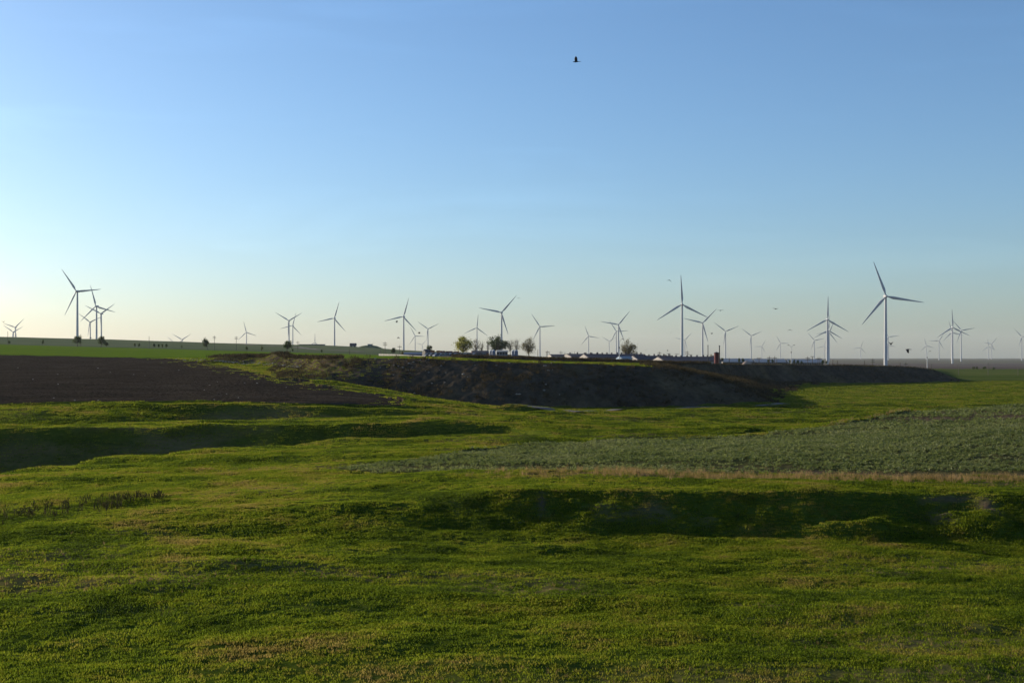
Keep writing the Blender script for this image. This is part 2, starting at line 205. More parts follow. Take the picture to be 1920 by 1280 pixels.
# ------------------------------------------------------------------ terrain: lines across the land, near to far, as (bearing column, distance, row) with the row fixing the height
def zrow(z, Y): return HZ - z*F/Y
def ln(*t): return t
P = lambda px, Y, py: (px, Y, py)
Z = lambda px, Y, z: (px, Y, zrow(z, Y))
LINES = [
 ('near', 14, [Z(0, 14, -10.3), Z(1920, 14, -10.3)]),
 ('front', 24, [Z(0, 39, -9.95), Z(600, 39, -9.9), Z(1300, 39, -9.9), Z(1920, 39, -9.95)]),
 ('foot', 190, [P(-300, 50, 1113), P(0, 50, 1118), P(300, 54, 1076), P(640, 62, 1019), P(740, 66.2, 998), P(800, 67.2, 996), P(860, 67.5, 998), P(960, 67.8, 1001), P(1080, 67.3, 1007), P(1200, 67.9, 1006), P(1320, 67.3, 1012), P(1500, 67.8, 1010), P(1620, 67.2, 1015), P(1800, 67.6, 1012), P(1920, 67.2, 1014), P(2300, 67.4, 1016)]),
 ('mid', 40, [P(-300, 53, 1080), P(0, 56, 1058), P(300, 62, 1012), P(640, 68, 974), P(740, 69.6, 966), P(800, 70.1, 963), P(860, 70.2, 962), P(960, 70.0, 962), P(1200, 70.0, 966), P(1500, 69.9, 967), P(1620, 69.3, 976), P(1760, 69.9, 968), P(1920, 69.3, 973), P(2300, 69.2, 976)]),
 ('crest', 56, [P(-300, 56, 1050), P(0, 62, 1005), P(200, 67, 975), P(400, 71, 950), P(640, 73.5, 933), P(760, 73, 936), P(860, 72.4, 931), P(960, 71.9, 924), P(1200, 72, 926), P(1500, 71.8, 923), P(1700, 72.2, 928), P(1920, 71.4, 932), P(2300, 71, 935)]),
 ('cropfront', 40, [P(-300, 78, 950), P(0, 80, 935), P(200, 85, 913), P(400, 86, 905), P(640, 84, 902), P(880, 83, 893), P(1200, 82, 890), P(1500, 82.5, 892), P(1920, 80, 903), P(2300, 80, 905)]),
 ('edge', 100, [P(-300, 92, 912), P(0, 99, 886), P(100, 104, 873), P(160, 108, 864), P(225, 113, 854), P(300, 115, 850), P(400, 119.5, 842), P(480, 122, 837), P(680, 128, 827), P(800, 132, 821), P(960, 136, 816), P(1060, 128, 825), P(1250, 127, 822), P(1370, 128, 817), P(1480, 130, 808), P(1600, 140, 792), P(1740, 160, 768), P(1920, 168, 757), P(2300, 168, 750)]),
 ('floor', 12, [Z(-300, 108, -14.6), Z(0, 112, -14.3), Z(225, 121, -13.8), Z(400, 127, -12.2), Z(640, 133, -11), Z(800, 137, -10.3), Z(960, 139, -9.8), Z(1060, 129.6, -9.3), Z(1250, 128.7, -9.2), Z(1370, 129.5, -8.8), Z(1480, 138, -8.5), Z(1600, 156, -8.9), Z(1740, 180, -9.1), Z(1920, 190, -9.1), Z(2300, 190, -9.1)]),
 ('floor2', 10, [Z(-300, 135, -15), Z(0, 135.5, -14.6), Z(225, 137.5, -14), Z(400, 141.5, -12.4), Z(640, 142.3, -11.4), Z(800, 142.8, -10.6), Z(960, 143.2, -10.0), Z(1060, 132, -9.45), Z(1250, 131, -9.3), Z(1370, 131.5, -8.9), Z(1480, 145, -8.8), Z(1600, 170, -9.3), Z(1740, 200, -9.8), Z(1920, 215, -10), Z(2300, 215, -10)]),
 ('slopetop', 64, [P(-300, 145, 812), P(0, 145.5, 810), P(150, 146.5, 802), P(225, 147, 798), P(300, 147.5, 801), P(400, 148.5, 803), P(500, 147.5, 801), P(640, 147, 800), P(800, 146.5, 800), P(960, 145.3, 805), P(1060, 133.4, 818), P(1250, 132.3, 816), P(1370, 132.5, 814), Z(1480, 150, -8.9), Z(1600, 180, -9.5), Z(1740, 215, -10.2), Z(1920, 230, -10.4), Z(2300, 230, -10.4)]),
 ('bankfoot', 40, [P(-300, 160, 801), P(0, 160, 800), P(180, 161, 799), P(290, 165, 795.5), P(400, 169.8, 790.5), P(640, 171.2, 788), P(740, 172.8, 782), P(820, 175.5, 774), P(880, 178, 774), P(960, 180, 781), P(1060, 175, 787), P(1250, 165, 794), P(1450, 185, 790), P(1600, 200, 782), Z(1740, 230, -10.3), Z(1920, 240, -10.5), Z(2300, 240, -10.5)]),
 ('rim', 28, [P(-300, 173, 767), P(0, 173, 766), P(200, 174, 765), P(400, 175, 765), P(640, 175.5, 764), P(740, 176.5, 766), P(820, 179, 767), P(880, 184, 770), P(960, 195, 777), P(1060, 200, 778), P(1250, 200, 781), P(1450, 215, 776), P(1600, 225, 773), Z(1740, 245, -10.5), Z(1920, 255, -10.8), Z(2300, 255, -10.8)]),
 ('rim2', 6, [P(-300, 175.5, 764), P(0, 175.5, 763), P(400, 177.5, 762), P(640, 178, 761.5), P(740, 179, 763), P(820, 182, 765), P(880, 189, 769), P(960, 200, 775), P(1060, 206, 776), P(1250, 206, 778.5), P(1450, 222, 773.5), P(1600, 232, 771), Z(1740, 250, -10.6), Z(1920, 260, -10.85), Z(2300, 260, -10.85)]),
 ('lynchet', 10, [P(-300, 176.4, 757), P(0, 176.4, 756), P(400, 178.4, 755), P(640, 178.9, 754.5), P(740, 180.5, 758), P(820, 184.5, 763.5), P(880, 194, 768.5), P(960, 206, 773), P(1060, 212, 774), P(1250, 212, 776), P(1450, 228, 771.5), P(1600, 238, 769.5), Z(1740, 255, -10.7), Z(1920, 265, -10.9), Z(2300, 265, -10.9)]),
 ('slopefoot', 72, [P(-300, 260, 707), P(0, 260, 708), P(320, 262, 708), P(480, 262, 708), P(540, 261, 713), P(600, 260, 718), P(660, 262, 725), P(700, 263, 730), P(800, 257, 747), P(900, 252, 760), P(1000, 249, 766), P(1200, 252, 766), P(1320, 257, 763), P(1400, 263, 760), P(1450, 268, 759), P(1500, 270, 761.5), P(1740, 275, 761), P(1920, 280, 759), P(2300, 280, 759)]),
 ('slopemid', 40, [P(-300, 340, 684), P(0, 340, 685), P(320, 340, 686.5), P(370, 346, 684), P(420, 347, 682), P(480, 343, 686), P(560, 300, 691), P(600, 276, 698), P(660, 271, 698), P(700, 270, 699), P(800, 264, 706), P(900, 259, 711), P(1000, 256, 714), P(1100, 257, 718), P(1200, 259, 722), P(1320, 263, 731), P(1400, 268, 744), P(1450, 273, 756.5), P(1500, 275, 760.3), P(1740, 280, 759.7), P(1920, 285, 758), P(2300, 285, 758)]),
 ('dumptop', 44, [P(-300, 420, 662), P(0, 420, 664.5), P(200, 420, 669), P(320, 400, 671.5), P(370, 375, 671), P(420, 358, 669.8), P(480, 352, 669.8), P(560, 312, 671.5), P(600, 288, 672), P(660, 281, 670.5), P(720, 278, 670.8), P(800, 272, 671.5), P(860, 269, 674), P(900, 267, 676.5), P(960, 266, 678.5), P(1040, 265, 681), P(1100, 266, 682.3), P(1200, 268, 685.5), P(1250, 269, 689.5), P(1320, 272, 702), P(1400, 275, 730), P(1450, 280, 754), P(1500, 285, 757.5), P(1740, 290, 756.5), P(1920, 295, 755), P(2300, 295, 755)]),
 ('bank2foot', 20, [P(-300, 560, 651), P(0, 560, 654), P(200, 560, 659), P(320, 550, 662), P(480, 540, 664), P(640, 500, 667.3), P(720, 420, 669), P(800, 340, 669.6), P(860, 330, 671), P(900, 330, 673.5), P(960, 332, 675), P(1040, 340, 677.2), P(1100, 344, 678.8), P(1200, 350, 682), P(1250, 360, 686), P(1320, 395, 699), P(1400, 430, 708), P(1450, 452, 716), P(1600, 480, 719.5), P(1700, 495, 718), P(1745, 500, 717), P(1795, 505, 716), P(1840, 510, 715), P(1920, 520, 714), P(2300, 520, 714)]),
 ('bank2top', 44, [P(-300, 700, 640), P(0, 700, 644.5), P(200, 700, 650), P(320, 690, 653.5), P(480, 680, 658), P(640, 640, 663), P(720, 560, 666.3), P(800, 400, 669), P(860, 334, 670.2), P(900, 333, 672), P(1040, 343, 674.3), P(1200, 353, 679.3), P(1250, 364, 680.8), P(1320, 401, 682), P(1400, 440, 682.7), P(1450, 462, 683.2), P(1600, 492, 684.5), P(1700, 505, 687.5), P(1745, 510, 692), P(1795, 515, 713), P(1840, 520, 712.5), P(1920, 540, 711.5), P(2300, 540, 711.5)]),
 ('yard', 12, [P(-300, 750, 638.5), P(0, 750, 643), P(200, 750, 648.6), P(320, 740, 652), P(480, 730, 656.5), P(640, 700, 661.5), P(720, 640, 665.3), P(800, 560, 669.6), P(860, 480, 671), P(960, 440, 673), P(1040, 420, 676), P(1200, 420, 683), P(1250, 430, 685), P(1320, 450, 686), P(1400, 480, 685), P(1450, 500, 685), P(1600, 540, 686.5), P(1700, 540, 689), P(1745, 540, 694), P(1795, 540, 709), P(1920, 600, 706), P(2300, 600, 706)]),
 ('hilltop', 20, [P(-300, 1300, 624), P(0, 1300, 631), P(200, 1300, 635.5), P(320, 1280, 639), P(440, 1250, 643.5), P(560, 1200, 646), P(640, 1150, 648), P(700, 1100, 651.5), P(740, 1060, 655), P(800, 1000, 658), P(860, 950, 661.5), P(960, 900, 665), P(1040, 850, 672), P(1200, 800, 679), P(1320, 800, 681), P(1450, 900, 681), P(1600, 1000, 684.5), P(1745, 1000, 691), P(1920, 1000, 692), P(2300, 1000, 692)]),
 ('far1', 12, [Z(-300, 2000, 14), Z(0, 2000, 17), Z(400, 2000, 14), Z(800, 2000, 2), Z(1100, 2000, -10), Z(1500, 2000, -15.5), Z(1920, 2000, -16.3), Z(2300, 2000, -16)]),
 ('far2', 10, [Z(-300, 3400, 8), Z(400, 3400, 6), Z(900, 3400, -6), Z(1300, 3400, -14), Z(1500, 3400, -18), Z(1920, 3400, -21), Z(2300, 3400, -21)]),
 ('far3', 8, [Z(-300, 5500, -8), Z(700, 5500, -12), Z(1500, 5500, -18), Z(1920, 5500, -18.5), Z(2300, 5500, -18.5)]),
 ('horizon', 8, [Z(-300, 12000, -19), Z(2300, 12000, -19)]),
]
IDX = {l[0]: i for i, l in enumerate(LINES)}
cols = np.concatenate([np.arange(-820, -40, 26), np.arange(-40, 1962, 2.35), np.arange(1966, 2740, 26)])
NC = len(cols)
def smooth1(a, k=9):
    w = np.hanning(k+2)[1:-1]; w /= w.sum(); p = np.pad(a, k//2, mode='edge'); return np.convolve(p, w, 'valid')
LY, LP = [], []
fine = np.arange(-900, 2800, 4.0)
for i, (nm, nr, tab) in enumerate(LINES):
    px = np.array([t[0] for t in tab], float); Yv = np.array([t[1] for t in tab], float); pv = np.array([t[2] for t in tab], float); zv = -(pv-HZ)*Yv/F
    jit = fbm(fine, fine*0+i*7.7, 90, 3, 40+i)*10
    Yf = smooth1(np.interp(fine+jit, px, Yv), 11); zf = smooth1(np.interp(fine+jit, px, zv), 11)
    LY.append(np.interp(cols, fine, Yf)); LP.append(np.interp(cols, fine, zf))
rowsY, rowsZ, rowsS = [], [], []
for i in range(1, len(LINES)):
    n = LINES[i][1]
    for k in range(n):
        t = k/n; iy = (1-t)/LY[i-1]+t/LY[i]; Y = 1/iy
        f = (Y-LY[i-1])/(LY[i]-LY[i-1]); rowsY.append(Y); rowsZ.append(LP[i-1]+(LP[i]-LP[i-1])*f); rowsS.append(np.full(NC, i-1+t))
rowsY.append(LY[-1]); rowsZ.append(LP[-1]); rowsS.append(np.full(NC, len(LINES)-1.0))
GY = np.array(rowsY); GZ = np.array(rowsZ); GS = np.array(rowsS); NR = len(GY)
ker = np.array([1, 2, 3, 2, 1.]); ker /= ker.sum()
zp = np.pad(GZ, ((2, 2), (0, 0)), mode='edge'); GZ = sum(ker[j]*zp[j:j+NR] for j in range(5))
GP = np.broadcast_to(cols, GY.shape); GX = (GP-960)/F*GY
GR0 = HZ-GZ*F/GY                      # photo row of the unroughened ground
jx = fbm(GX, GY, 6, 3, 5)*1.6         # wobble for field borders, in rows
def ip(px, tab): return np.interp(px, [t[0] for t in tab], [t[1] for t in tab])
cropf = ip(GP, [(600, 880), (700, 887), (800, 888), (960, 886), (1200, 884), (1500, 890), (1700, 896), (1920, 897), (2800, 899)])
cropb = ip(GP, [(600, 886), (640, 880), (740, 868), (880, 846), (1000, 833), (1240, 824.5), (1430, 815), (1580, 797), (1740, 769), (1920, 758), (2800, 750)])
is_crop = (GS > IDX['crest']) & (GS < IDX['edge']-0.012) & (GR0 < cropf+jx*1.5) & (GR0 > cropb+jx) & (GP > 610)
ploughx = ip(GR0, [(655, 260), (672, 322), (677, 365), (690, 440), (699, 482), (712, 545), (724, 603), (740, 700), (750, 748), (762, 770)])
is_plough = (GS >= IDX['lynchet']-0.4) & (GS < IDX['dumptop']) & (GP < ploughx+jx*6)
is_bank_or_shade = ((GS >= IDX['slopefoot']+0.05) & (GS < IDX['dumptop']-0.02) & (GP > 520+jx*10) & (GP < 1460)) | ((GS >= IDX['slopemid']+0.2) & (GS < IDX['dumptop']) & (GP > 385+jx*14) & (GP <= 600)) \
        | ((GS >= IDX['dumptop']-0.05) & (GS <= IDX['bank2foot']+0.1) & (GP > 1215+jx*12) & (GP < 1425+(GY-275)*0.55+jx*14)) \
        | ((GS >= IDX['bank2foot']+0.03) & (GS < IDX['bank2top']-0.02) & (GP > 850) & (GP < 1800))  # dumptop to bank2foot term paints the terrace's shade as dark bank soil
is_green = (GS >= IDX['dumptop']) & (GS < IDX['bank2top']) & (GP < 770) & ~is_bank_or_shade
is_hill = (GS >= IDX['bank2top']) & (GS < IDX['hilltop']+0.3) & (GP < 820)
is_yard = (GS >= IDX['bank2top']) & (GS < IDX['hilltop']) & (GP >= 820) & (GP < 1600)
is_plain = (GS >= IDX['yard']) & ~is_hill & ~is_yard
is_past = (GS >= IDX['bank2top']-0.5) & (GY > 505) & (GY < 1000+jx*40) & (GP > 1590) & (GS >= IDX['bank2top']-0.45*(GP > 1800)) & ~is_bank_or_shade
is_brown = is_plain & (GY >= 1000) & (GY < 3300+jx*200) & (GP > 1300)
REG = np.zeros(GY.shape, int)
for k, mk in ((1, is_crop), (2, is_plough), (3, is_bank_or_shade), (4, is_green), (6, is_yard), (7, is_plain), (5, is_hill), (8, is_past & ~is_yard), (9, is_brown & ~is_past)): REG[mk] = k
# relief
A = lambda *r: np.isin(REG, r).astype(float)
near = np.clip((130-GY)/60, 0, 1); midd = np.clip((GY-60)/60, 0, 1)*np.clip((700-GY)/300, 0, 1)
mead = A(0)
face = np.clip(1-np.abs(GS-(IDX['foot']+1.0))/1.1, 0, 1)*np.clip((GP-700)/250, 0, 1)       # the near grassy bank
rel = mead*(fbm(GX*0.45, GY, 7, 3, 11)*0.22*np.clip((GY-30)/10, 0.3, 1)*(0.55+0.45*near) + fbm(GX*0.6, GY, 1.7, 2, 12)*0.07*near + fbm(GX*0.8, GY, 0.7, 2, 13)*0.05*near)
rel += face*(fbm(GX*0.8, GY, 3.0, 3, 14)*0.24 + fbm(GX*0.8, GY, 1.1, 3, 19)*0.20)
rel += mead*midd*(fbm(GX*0.3, GY, 20, 3, 15)*0.6*np.clip((GY-100)/60, 0, 1)*(GS < IDX['slopefoot']+0.5) + fbm(GX*0.3, GY, 6, 3, 16)*0.32*(GS < IDX['slopefoot']+0.5) + fbm(GX*0.5, GY, 2.2, 2, 36)*0.11*np.clip((300-GY)/100, 0, 1))
rel += A(1)*(fbm(GX*0.5, GY, 12, 3, 17)*0.15+fbm(GX, GY, 0.8, 2, 18)*0.06)
fur = np.sin((GY*0.97+GX*0.06+fbm(GX, GY, 30, 2, 27)*0.8)*2*math.pi/1.5)
rel += A(2)*(fur*0.02+fbm(GX*0.5, GY, 2.5, 3, 20)*0.16)
rel += A(3)*(fbm(GX, GY, 9, 3, 21)*0.42+fbm(GX, GY, 2.2, 3, 22)*0.30)*np.clip((GY-200)/20, 0, 1)*np.clip(np.abs(GS-IDX['dumptop'])*2.2, 0.12, 1)*np.where(GS > IDX['bank2foot'], np.clip((IDX['bank2top']-GS)*1.5, 0.05, 1), 1)
rel += A(4, 5)*fbm(GX*0.4, GY, 60, 3, 23)*0.35 + A(6)*fbm(GX, GY, 12, 3, 24)*0.15 + A(7, 9)*fbm(GX*0.5, GY, 250, 3, 25)*1.0 + A(8)*fbm(GX*0.4, GY, 40, 3, 26)*0.3
def bump_at(px, py, Y0, rx, ry, h):
    X0 = (px-960)/F*Y0; return h*np.exp(-((GX-X0)/rx)**2-((GY-Y0)/ry)**2)
for b in ((1560, 1012, 68.0, 1.6, 0.8, 0.55), (1640, 1012, 67.7, 1.4, 0.8, 0.7), (1850, 1010, 68.2, 1.6, 1.0, 0.4), (400, 803, 149, 5, 2.5, 0.6), (795, 795, 150, 4, 2.5, 0.7),
          (985, 790, 165, 3.0, 2.2, 0.9), (1010, 792, 161, 2.6, 2, 0.7), (1060, 787, 172, 4, 2.5, 0.8), (970, 771, 205, 3.5, 3, 1.2), (1025, 771, 208, 4, 3, 0.9), (1040, 780, 190, 5, 3, 0.6),
          (525, 675, 338, 9, 5, 1.1), (690, 937, 71, 2.2, 0.8, 0.22), (640, 944, 70, 2.4, 0.8, 0.25), (220, 1060, 52, 2.2, 1.0, 0.25), (60, 1055, 53, 2.2, 0.9, 0.25), (480, 1030, 56, 2.5, 0.9, 0.2), (1040, 1030, 63.5, 2.2, 0.7, 0.25)):
    rel += bump_at(*b)
def cut(px, Y0, rx, ry, d, pw=4):
    X0 = (px-960)/F*Y0; return -d*np.exp(-np.abs((GX-X0)/rx)**pw-np.abs((GY-Y0)/ry)**pw)
rel += cut(1785, 71.2, 1.7, 0.95, 0.5, 4) + cut(1715, 70.6, 0.9, 1.6, 0.7) + cut(1065, 82.0, 2.6, 0.6, 0.45) + cut(1400, 79.6, 5.5, 0.5, 0.2) + cut(1300, 178, 7, 4, 0.9) + cut(1220, 188, 5, 3, 0.7)
rel *= np.clip((GS-0.2)/0.5, 0, 1)
GZ = GZ+rel
GRf = HZ-GZ*F/GY
# dryness and bare-earth masks (what grows or lies there)
dry = np.clip(fbm(GX*0.35, GY, 6, 4, 31)*0.95-0.16, 0, 0.85)*mead*0.8
strip = np.exp(-((GR0-(cropf+7))/6.5)**2)*np.clip((GP-820)/350, 0, 1)*((GS > IDX['crest']) & (GS < IDX['edge']))
strip2 = np.exp(-((GR0-(cropb-2.5))/2.2)**2)*np.clip((GP-1420)/100, 0, 1)*((GS > IDX['crest']) & (GS < IDX['edge']))
dry = np.maximum(dry, np.maximum(strip, strip2)*0.95)
bare = np.clip(fbm(GX, GY, 3, 3, 33)-0.45, 0, 0.6)*face
bare = np.maximum(bare, np.exp(-((GX-(1785-960)/F*71.3)/1.6)**4-((GY-72.0)/0.22)**2)*0.8)
bare = np.maximum(bare, np.exp(-((GX-(1850-960)/F*70.6)/0.5)**2-((GY-70.4)/1.2)**2)*0.95)
bare = np.maximum(bare, np.exp(-((GX-(1015-960)/F*71)/0.25)**2-((GY-70.8)/0.9)**2)*0.9)
bare = np.maximum(bare, np.exp(-((GX-(1080-960)/F*82)/2.9)**4-((GY-82.4)/0.5)**4)*0.9)
gul = (GS > IDX['floor']-0.3) & (GS < IDX['floor2']+0.30) & (GP < 420)
bare = np.maximum(bare, gul*np.clip(0.75+fbm(GX, GY, 6, 3, 34)*0.5, 0, 0.95)*np.clip((430-GP)/200, 0, 1))
brownp = np.clip((GP-1640)/120, 0, 1)*np.clip((806-GR0)/22, 0, 1)*(REG == 1)+np.clip((GR0-(cropf-14))/10, 0, 1)*np.clip((GP-1250)/300, 0, 1)*(REG == 1)
brownp = np.clip(brownp*(0.9+fbm(GX*0.4, GY, 5, 3, 37)*0.8), 0, 0.95)
bare = np.maximum(bare, brownp*0.8)
dry = np.where(REG == 3, np.clip(fbm(GX*0.7, GY, 8, 3, 35)*0.3, 0, 0.3), dry)

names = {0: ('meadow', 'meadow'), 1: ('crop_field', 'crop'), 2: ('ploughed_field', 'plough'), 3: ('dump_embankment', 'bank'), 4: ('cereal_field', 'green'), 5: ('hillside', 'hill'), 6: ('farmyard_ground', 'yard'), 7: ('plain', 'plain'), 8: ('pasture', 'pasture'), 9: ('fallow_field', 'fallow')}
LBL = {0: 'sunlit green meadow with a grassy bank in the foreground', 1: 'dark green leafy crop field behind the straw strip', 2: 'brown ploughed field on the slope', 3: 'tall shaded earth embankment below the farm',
       4: 'bright green strip of young cereal above the ploughed field', 5: 'grey-green hillside on the skyline', 6: 'flat farmyard ground behind the embankment', 7: 'far plain of fields reaching the horizon', 8: 'green pasture beyond the embankment end', 9: 'greyish brown fallow field on the far plain'}
idx = np.arange(NR*NC).reshape(NR, NC)
quads = np.stack([idx[:-1, :-1], idx[:-1, 1:], idx[1:, 1:], idx[1:, :-1]], -1).reshape(-1, 4)
qreg = REG[:-1, :-1].reshape(-1)
V = np.stack([GX, GY, GZ], -1).reshape(-1, 3); dryf = dry.reshape(-1); baref = bare.reshape(-1)
for k, (nm, mt) in names.items():
    q = quads[qreg == k]; u, inv = np.unique(q, return_inverse=True); inv = inv.reshape(-1)
    me = bpy.data.meshes.new(nm); me.vertices.add(len(u)); me.vertices.foreach_set('co', V[u].astype(np.float32).ravel())
    me.loops.add(len(inv)); me.loops.foreach_set('vertex_index', inv.astype(np.int32))
    me.polygons.add(len(q)); me.polygons.foreach_set('loop_start', np.arange(0, len(inv), 4, dtype=np.int32)); me.polygons.foreach_set('loop_total', np.full(len(q), 4, np.int32))
    me.update(calc_edges=True); me.polygons.foreach_set('use_smooth', np.ones(len(q), bool))
    for an, arr in (('dry', dryf), ('bare', baref)):
        at = me.attributes.new(an, 'FLOAT', 'POINT'); at.data.foreach_set('value', arr[u].astype(np.float32))
    o = link(nm, me, mt); tag(o, LBL[k], kind='structure')
g = MB().poly([(-420, -250, -10.9), (420, -250, -10.9), (420, 60, -10.9), (-420, 60, -10.9)]).build('ground', 'meadow'); tag(g, 'grassland under and behind the viewpoint', kind='structure')

def colof(px): return int(np.clip(np.searchsorted(cols, px), 0, NC-1))
def ground(px, Y):
    c = colof(px); return float(np.interp(Y, GY[:, c], GZ[:, c]))
def at(px, Y, z=None):
    return Vector(((px-960)/F*Y, Y, ground(px, Y) if z is None else z))
def zpix(py, Y): return -(py-HZ)*Y/F
def locate(px, py, y0=30, y1=12000):
    """first ground point seen in that direction"""
    c = colof(px); yy = GY[:, c]; m = (yy >= y0) & (yy <= y1); yy = yy[m]; zz = GZ[m, c]; rr = HZ-zz*F/yy
    k = np.argmax(rr <= py) if (rr <= py).any() else len(rr)-1
    return Vector(((px-960)/F*yy[k], yy[k], zz[k]))

def draped_track(name, label, pts, width, lift, y0):
    me = MB(); ps = []
    P3 = [locate(px, py, *y0) for px, py in pts]
    for a, b in zip(P3[:-1], P3[1:]):
        n = max(2, int((b-a).length/3))
        for k in range(n): ps.append(a.lerp(b, k/n))
    ps.append(P3[-1]); L, Rr = [], []
    for i, p in enumerate(ps):
        d = (ps[min(i+1, len(ps)-1)]-ps[max(i-1, 0)]); d.z = 0; d.normalize(); nrm = Vector((-d.y, d.x, 0))
        for s, lst in ((1, L), (-1, Rr)):
            w = width*(0.5+0.12*math.sin(i*0.7+s)+0.08*math.sin(i*2.1)); q = p+nrm*s*w; lst.append((q.x, q.y, ground(960+q.x*F/q.y, q.y)+lift))
    for i in range(len(ps)-1): me.poly([Rr[i], Rr[i+1], L[i+1], L[i]])
    return tag(me.build(name, 'track'), label, kind='structure')
draped_track('dirt_track', 'pale dirt track at the foot of the shaded embankment', [(960, 771), (1040, 770), (1160, 768), (1300, 764.5), (1440, 760.5), (1530, 757.5)], 2.4, 0.16, (205, 275))
draped_track('farm_track', 'thin pale track slanting down the far hillside', [(455, 645.5), (500, 648), (560, 652), (620, 657), (680, 661)], 6.0, 0.25, (700, 1300))

# ------------------------------------------------------------------ ground cover (stuff)
def blade_clump(name, n, h0, h1, spread, w, mat, bend=0.35, leaf=False, seed=0):
    r = random.Random(seed); m = MB()
    for i in range(n):
        a = r.uniform(0, 6.283); d = spread*math.sqrt(r.random()); x, y = d*math.cos(a), d*math.sin(a); h = r.uniform(h0, h1); t = r.uniform(0, 6.283); b = h*r.uniform(0.1, bend*2)
        cx, cy = math.cos(t), math.sin(t); wx, wy = -cy*w*0.5, cx*w*0.5
        if leaf:
            m.poly([(x, y, 0.01), (x+cx*b*0.6+wx, y+cy*b*0.6+wy, h*0.75), (x+cx*b*1.5, y+cy*b*1.5, h), (x+cx*b*0.6-wx, y+cy*b*0.6-wy, h*0.75)])
        else:
            m.poly([(x-wx, y-wy, -0.02), (x+wx, y+wy, -0.02), (x+wx*.8+cx*b*.35, y+wy*.8+cy*b*.35, h*.6), (x-wx*.8+cx*b*.35, y-wy*.8+cy*b*.35, h*.6)])
            m.poly([(x-wx*.8+cx*b*.35, y-wy*.8+cy*b*.35, h*.6), (x+wx*.8+cx*b*.35, y+wy*.8+cy*b*.35, h*.6), (x+cx*b, y+cy*b, h)])
    me = m.mesh(name); me.materials.append(M[mat]); return bpy.data.objects.new(name, me)
def scatter(name, label, cat, pts, scales, clumps, zpow=1.0):
    me = bpy.data.meshes.new(name); me.vertices.add(len(pts)); me.vertices.foreach_set('co', pts.astype(np.float32).ravel())
    a = me.attributes.new('size', 'FLOAT', 'POINT'); a.data.foreach_set('value', scales.astype(np.float32))
    o = bpy.data.objects.new(name, me); C.objects.link(o); tag(o, label, cat, kind='stuff')
    ng = bpy.data.node_groups.new(name, 'GeometryNodeTree')
    ng.interface.new_socket('Geometry', in_out='INPUT', socket_type='NodeSocketGeometry'); ng.interface.new_socket('Geometry', in_out='OUTPUT', socket_type='NodeSocketGeometry')
    N = ng.nodes.new; L = ng.links.new
    gi, go = N('NodeGroupInput'), N('NodeGroupOutput'); ins = N('GeometryNodeInstanceOnPoints'); g2i = N('GeometryNodeGeometryToInstance')
    for c in clumps:
        oi = N('GeometryNodeObjectInfo'); oi.inputs['Object'].default_value = c; L(oi.outputs['Geometry'], g2i.inputs[0])
    rv = N('FunctionNodeRandomValue'); rv.data_type = 'FLOAT_VECTOR'; rv.inputs[0].default_value = (-0.12, -0.12, 0); rv.inputs[1].default_value = (0.12, 0.12, 6.283)
    at_ = N('GeometryNodeInputNamedAttribute'); at_.data_type = 'FLOAT'; at_.inputs[0].default_value = 'size'
    L(gi.outputs[0], ins.inputs['Points']); L(g2i.outputs[0], ins.inputs['Instance']); ins.inputs['Pick Instance'].default_value = True
    pw = N('ShaderNodeMath'); pw.operation = 'POWER'; pw.inputs[1].default_value = zpow; L(at_.outputs[0], pw.inputs[0])
    cx = N('ShaderNodeCombineXYZ'); L(at_.outputs[0], cx.inputs[0]); L(at_.outputs[0], cx.inputs[1]); L(pw.outputs[0], cx.inputs[2])
    L(rv.outputs[0], ins.inputs['Rotation']); L(cx.outputs[0], ins.inputs['Scale']); L(ins.outputs[0], go.inputs[0])
    md = o.modifiers.new('scatter', 'NODES'); md.node_group = ng
    return o
cellA = (GX[:-1, 1:]-GX[:-1, :-1])*(GY[1:, :-1]-GY[:-1, :-1])
cY = GY[:-1, :-1]; cP = GP[:-1, :-1]; cS = GS[:-1, :-1]; cR = REG[:-1, :-1]
inview = (cP > -70) & (cP < 1990)
def sample(weight, n=None, cap=200000):
    w = np.clip(weight, 0, None)*np.abs(cellA)*inview; tot = w.sum(); n = int(min(cap, tot if n is None else n))
    cs = np.cumsum(w.ravel()); k = np.searchsorted(cs, rng.random(n)*cs[-1]); r, c = np.divmod(k, NC-1); r = np.clip(r, 0, NR-2)
    u, v = rng.random(n), rng.random(n)
    def bl(G): return (G[r, c]*(1-u)+G[r, c+1]*u)*(1-v)+(G[r+1, c]*(1-u)+G[r+1, c+1]*u)*v
    return np.stack([bl(GX), bl(GY), bl(GZ)], -1), r, c
lush = np.clip(0.85+fbm(GX*0.5, GY, 4, 3, 51)*0.5, 0.5, 1.4)[:-1, :-1]
shrt = (1-np.clip(bare, 0, 1))[:-1, :-1]
dk = dry[:-1, :-1]
gc = [blade_clump('grass_tuft', 20, 0.025, 0.085, 0.19, 0.024, 'grass', 0.5, seed=s) for s in range(4)]
p, r, c = sample((cR == 0)*(cS < IDX['bank2foot'])*(cY > 30)*shrt*lush*(1-0.5*dk)*46*np.minimum(1, (64/cY)**2), cap=400000)
sz = rng.uniform(0.6, 1.15, len(p))*np.maximum(1, p[:, 1]/72)*(0.75+0.5*lush[r, c])
scatter('meadow_grass', 'short green grass covering the meadow', 'grass', p, sz, gc, 0.45)
p, r, c = sample((cR == 3)*np.clip((800-cP)/140, 0, 1)*(cS < IDX['dumptop'])*1.1+(cR == 2)*np.clip(1-np.abs(cP-ploughx[:-1, :-1])/90, 0, 1)**2*(fbm(GX*0.08, GY, 3, 2, 58)[:-1, :-1] > 0.25)*1.6, cap=16000)
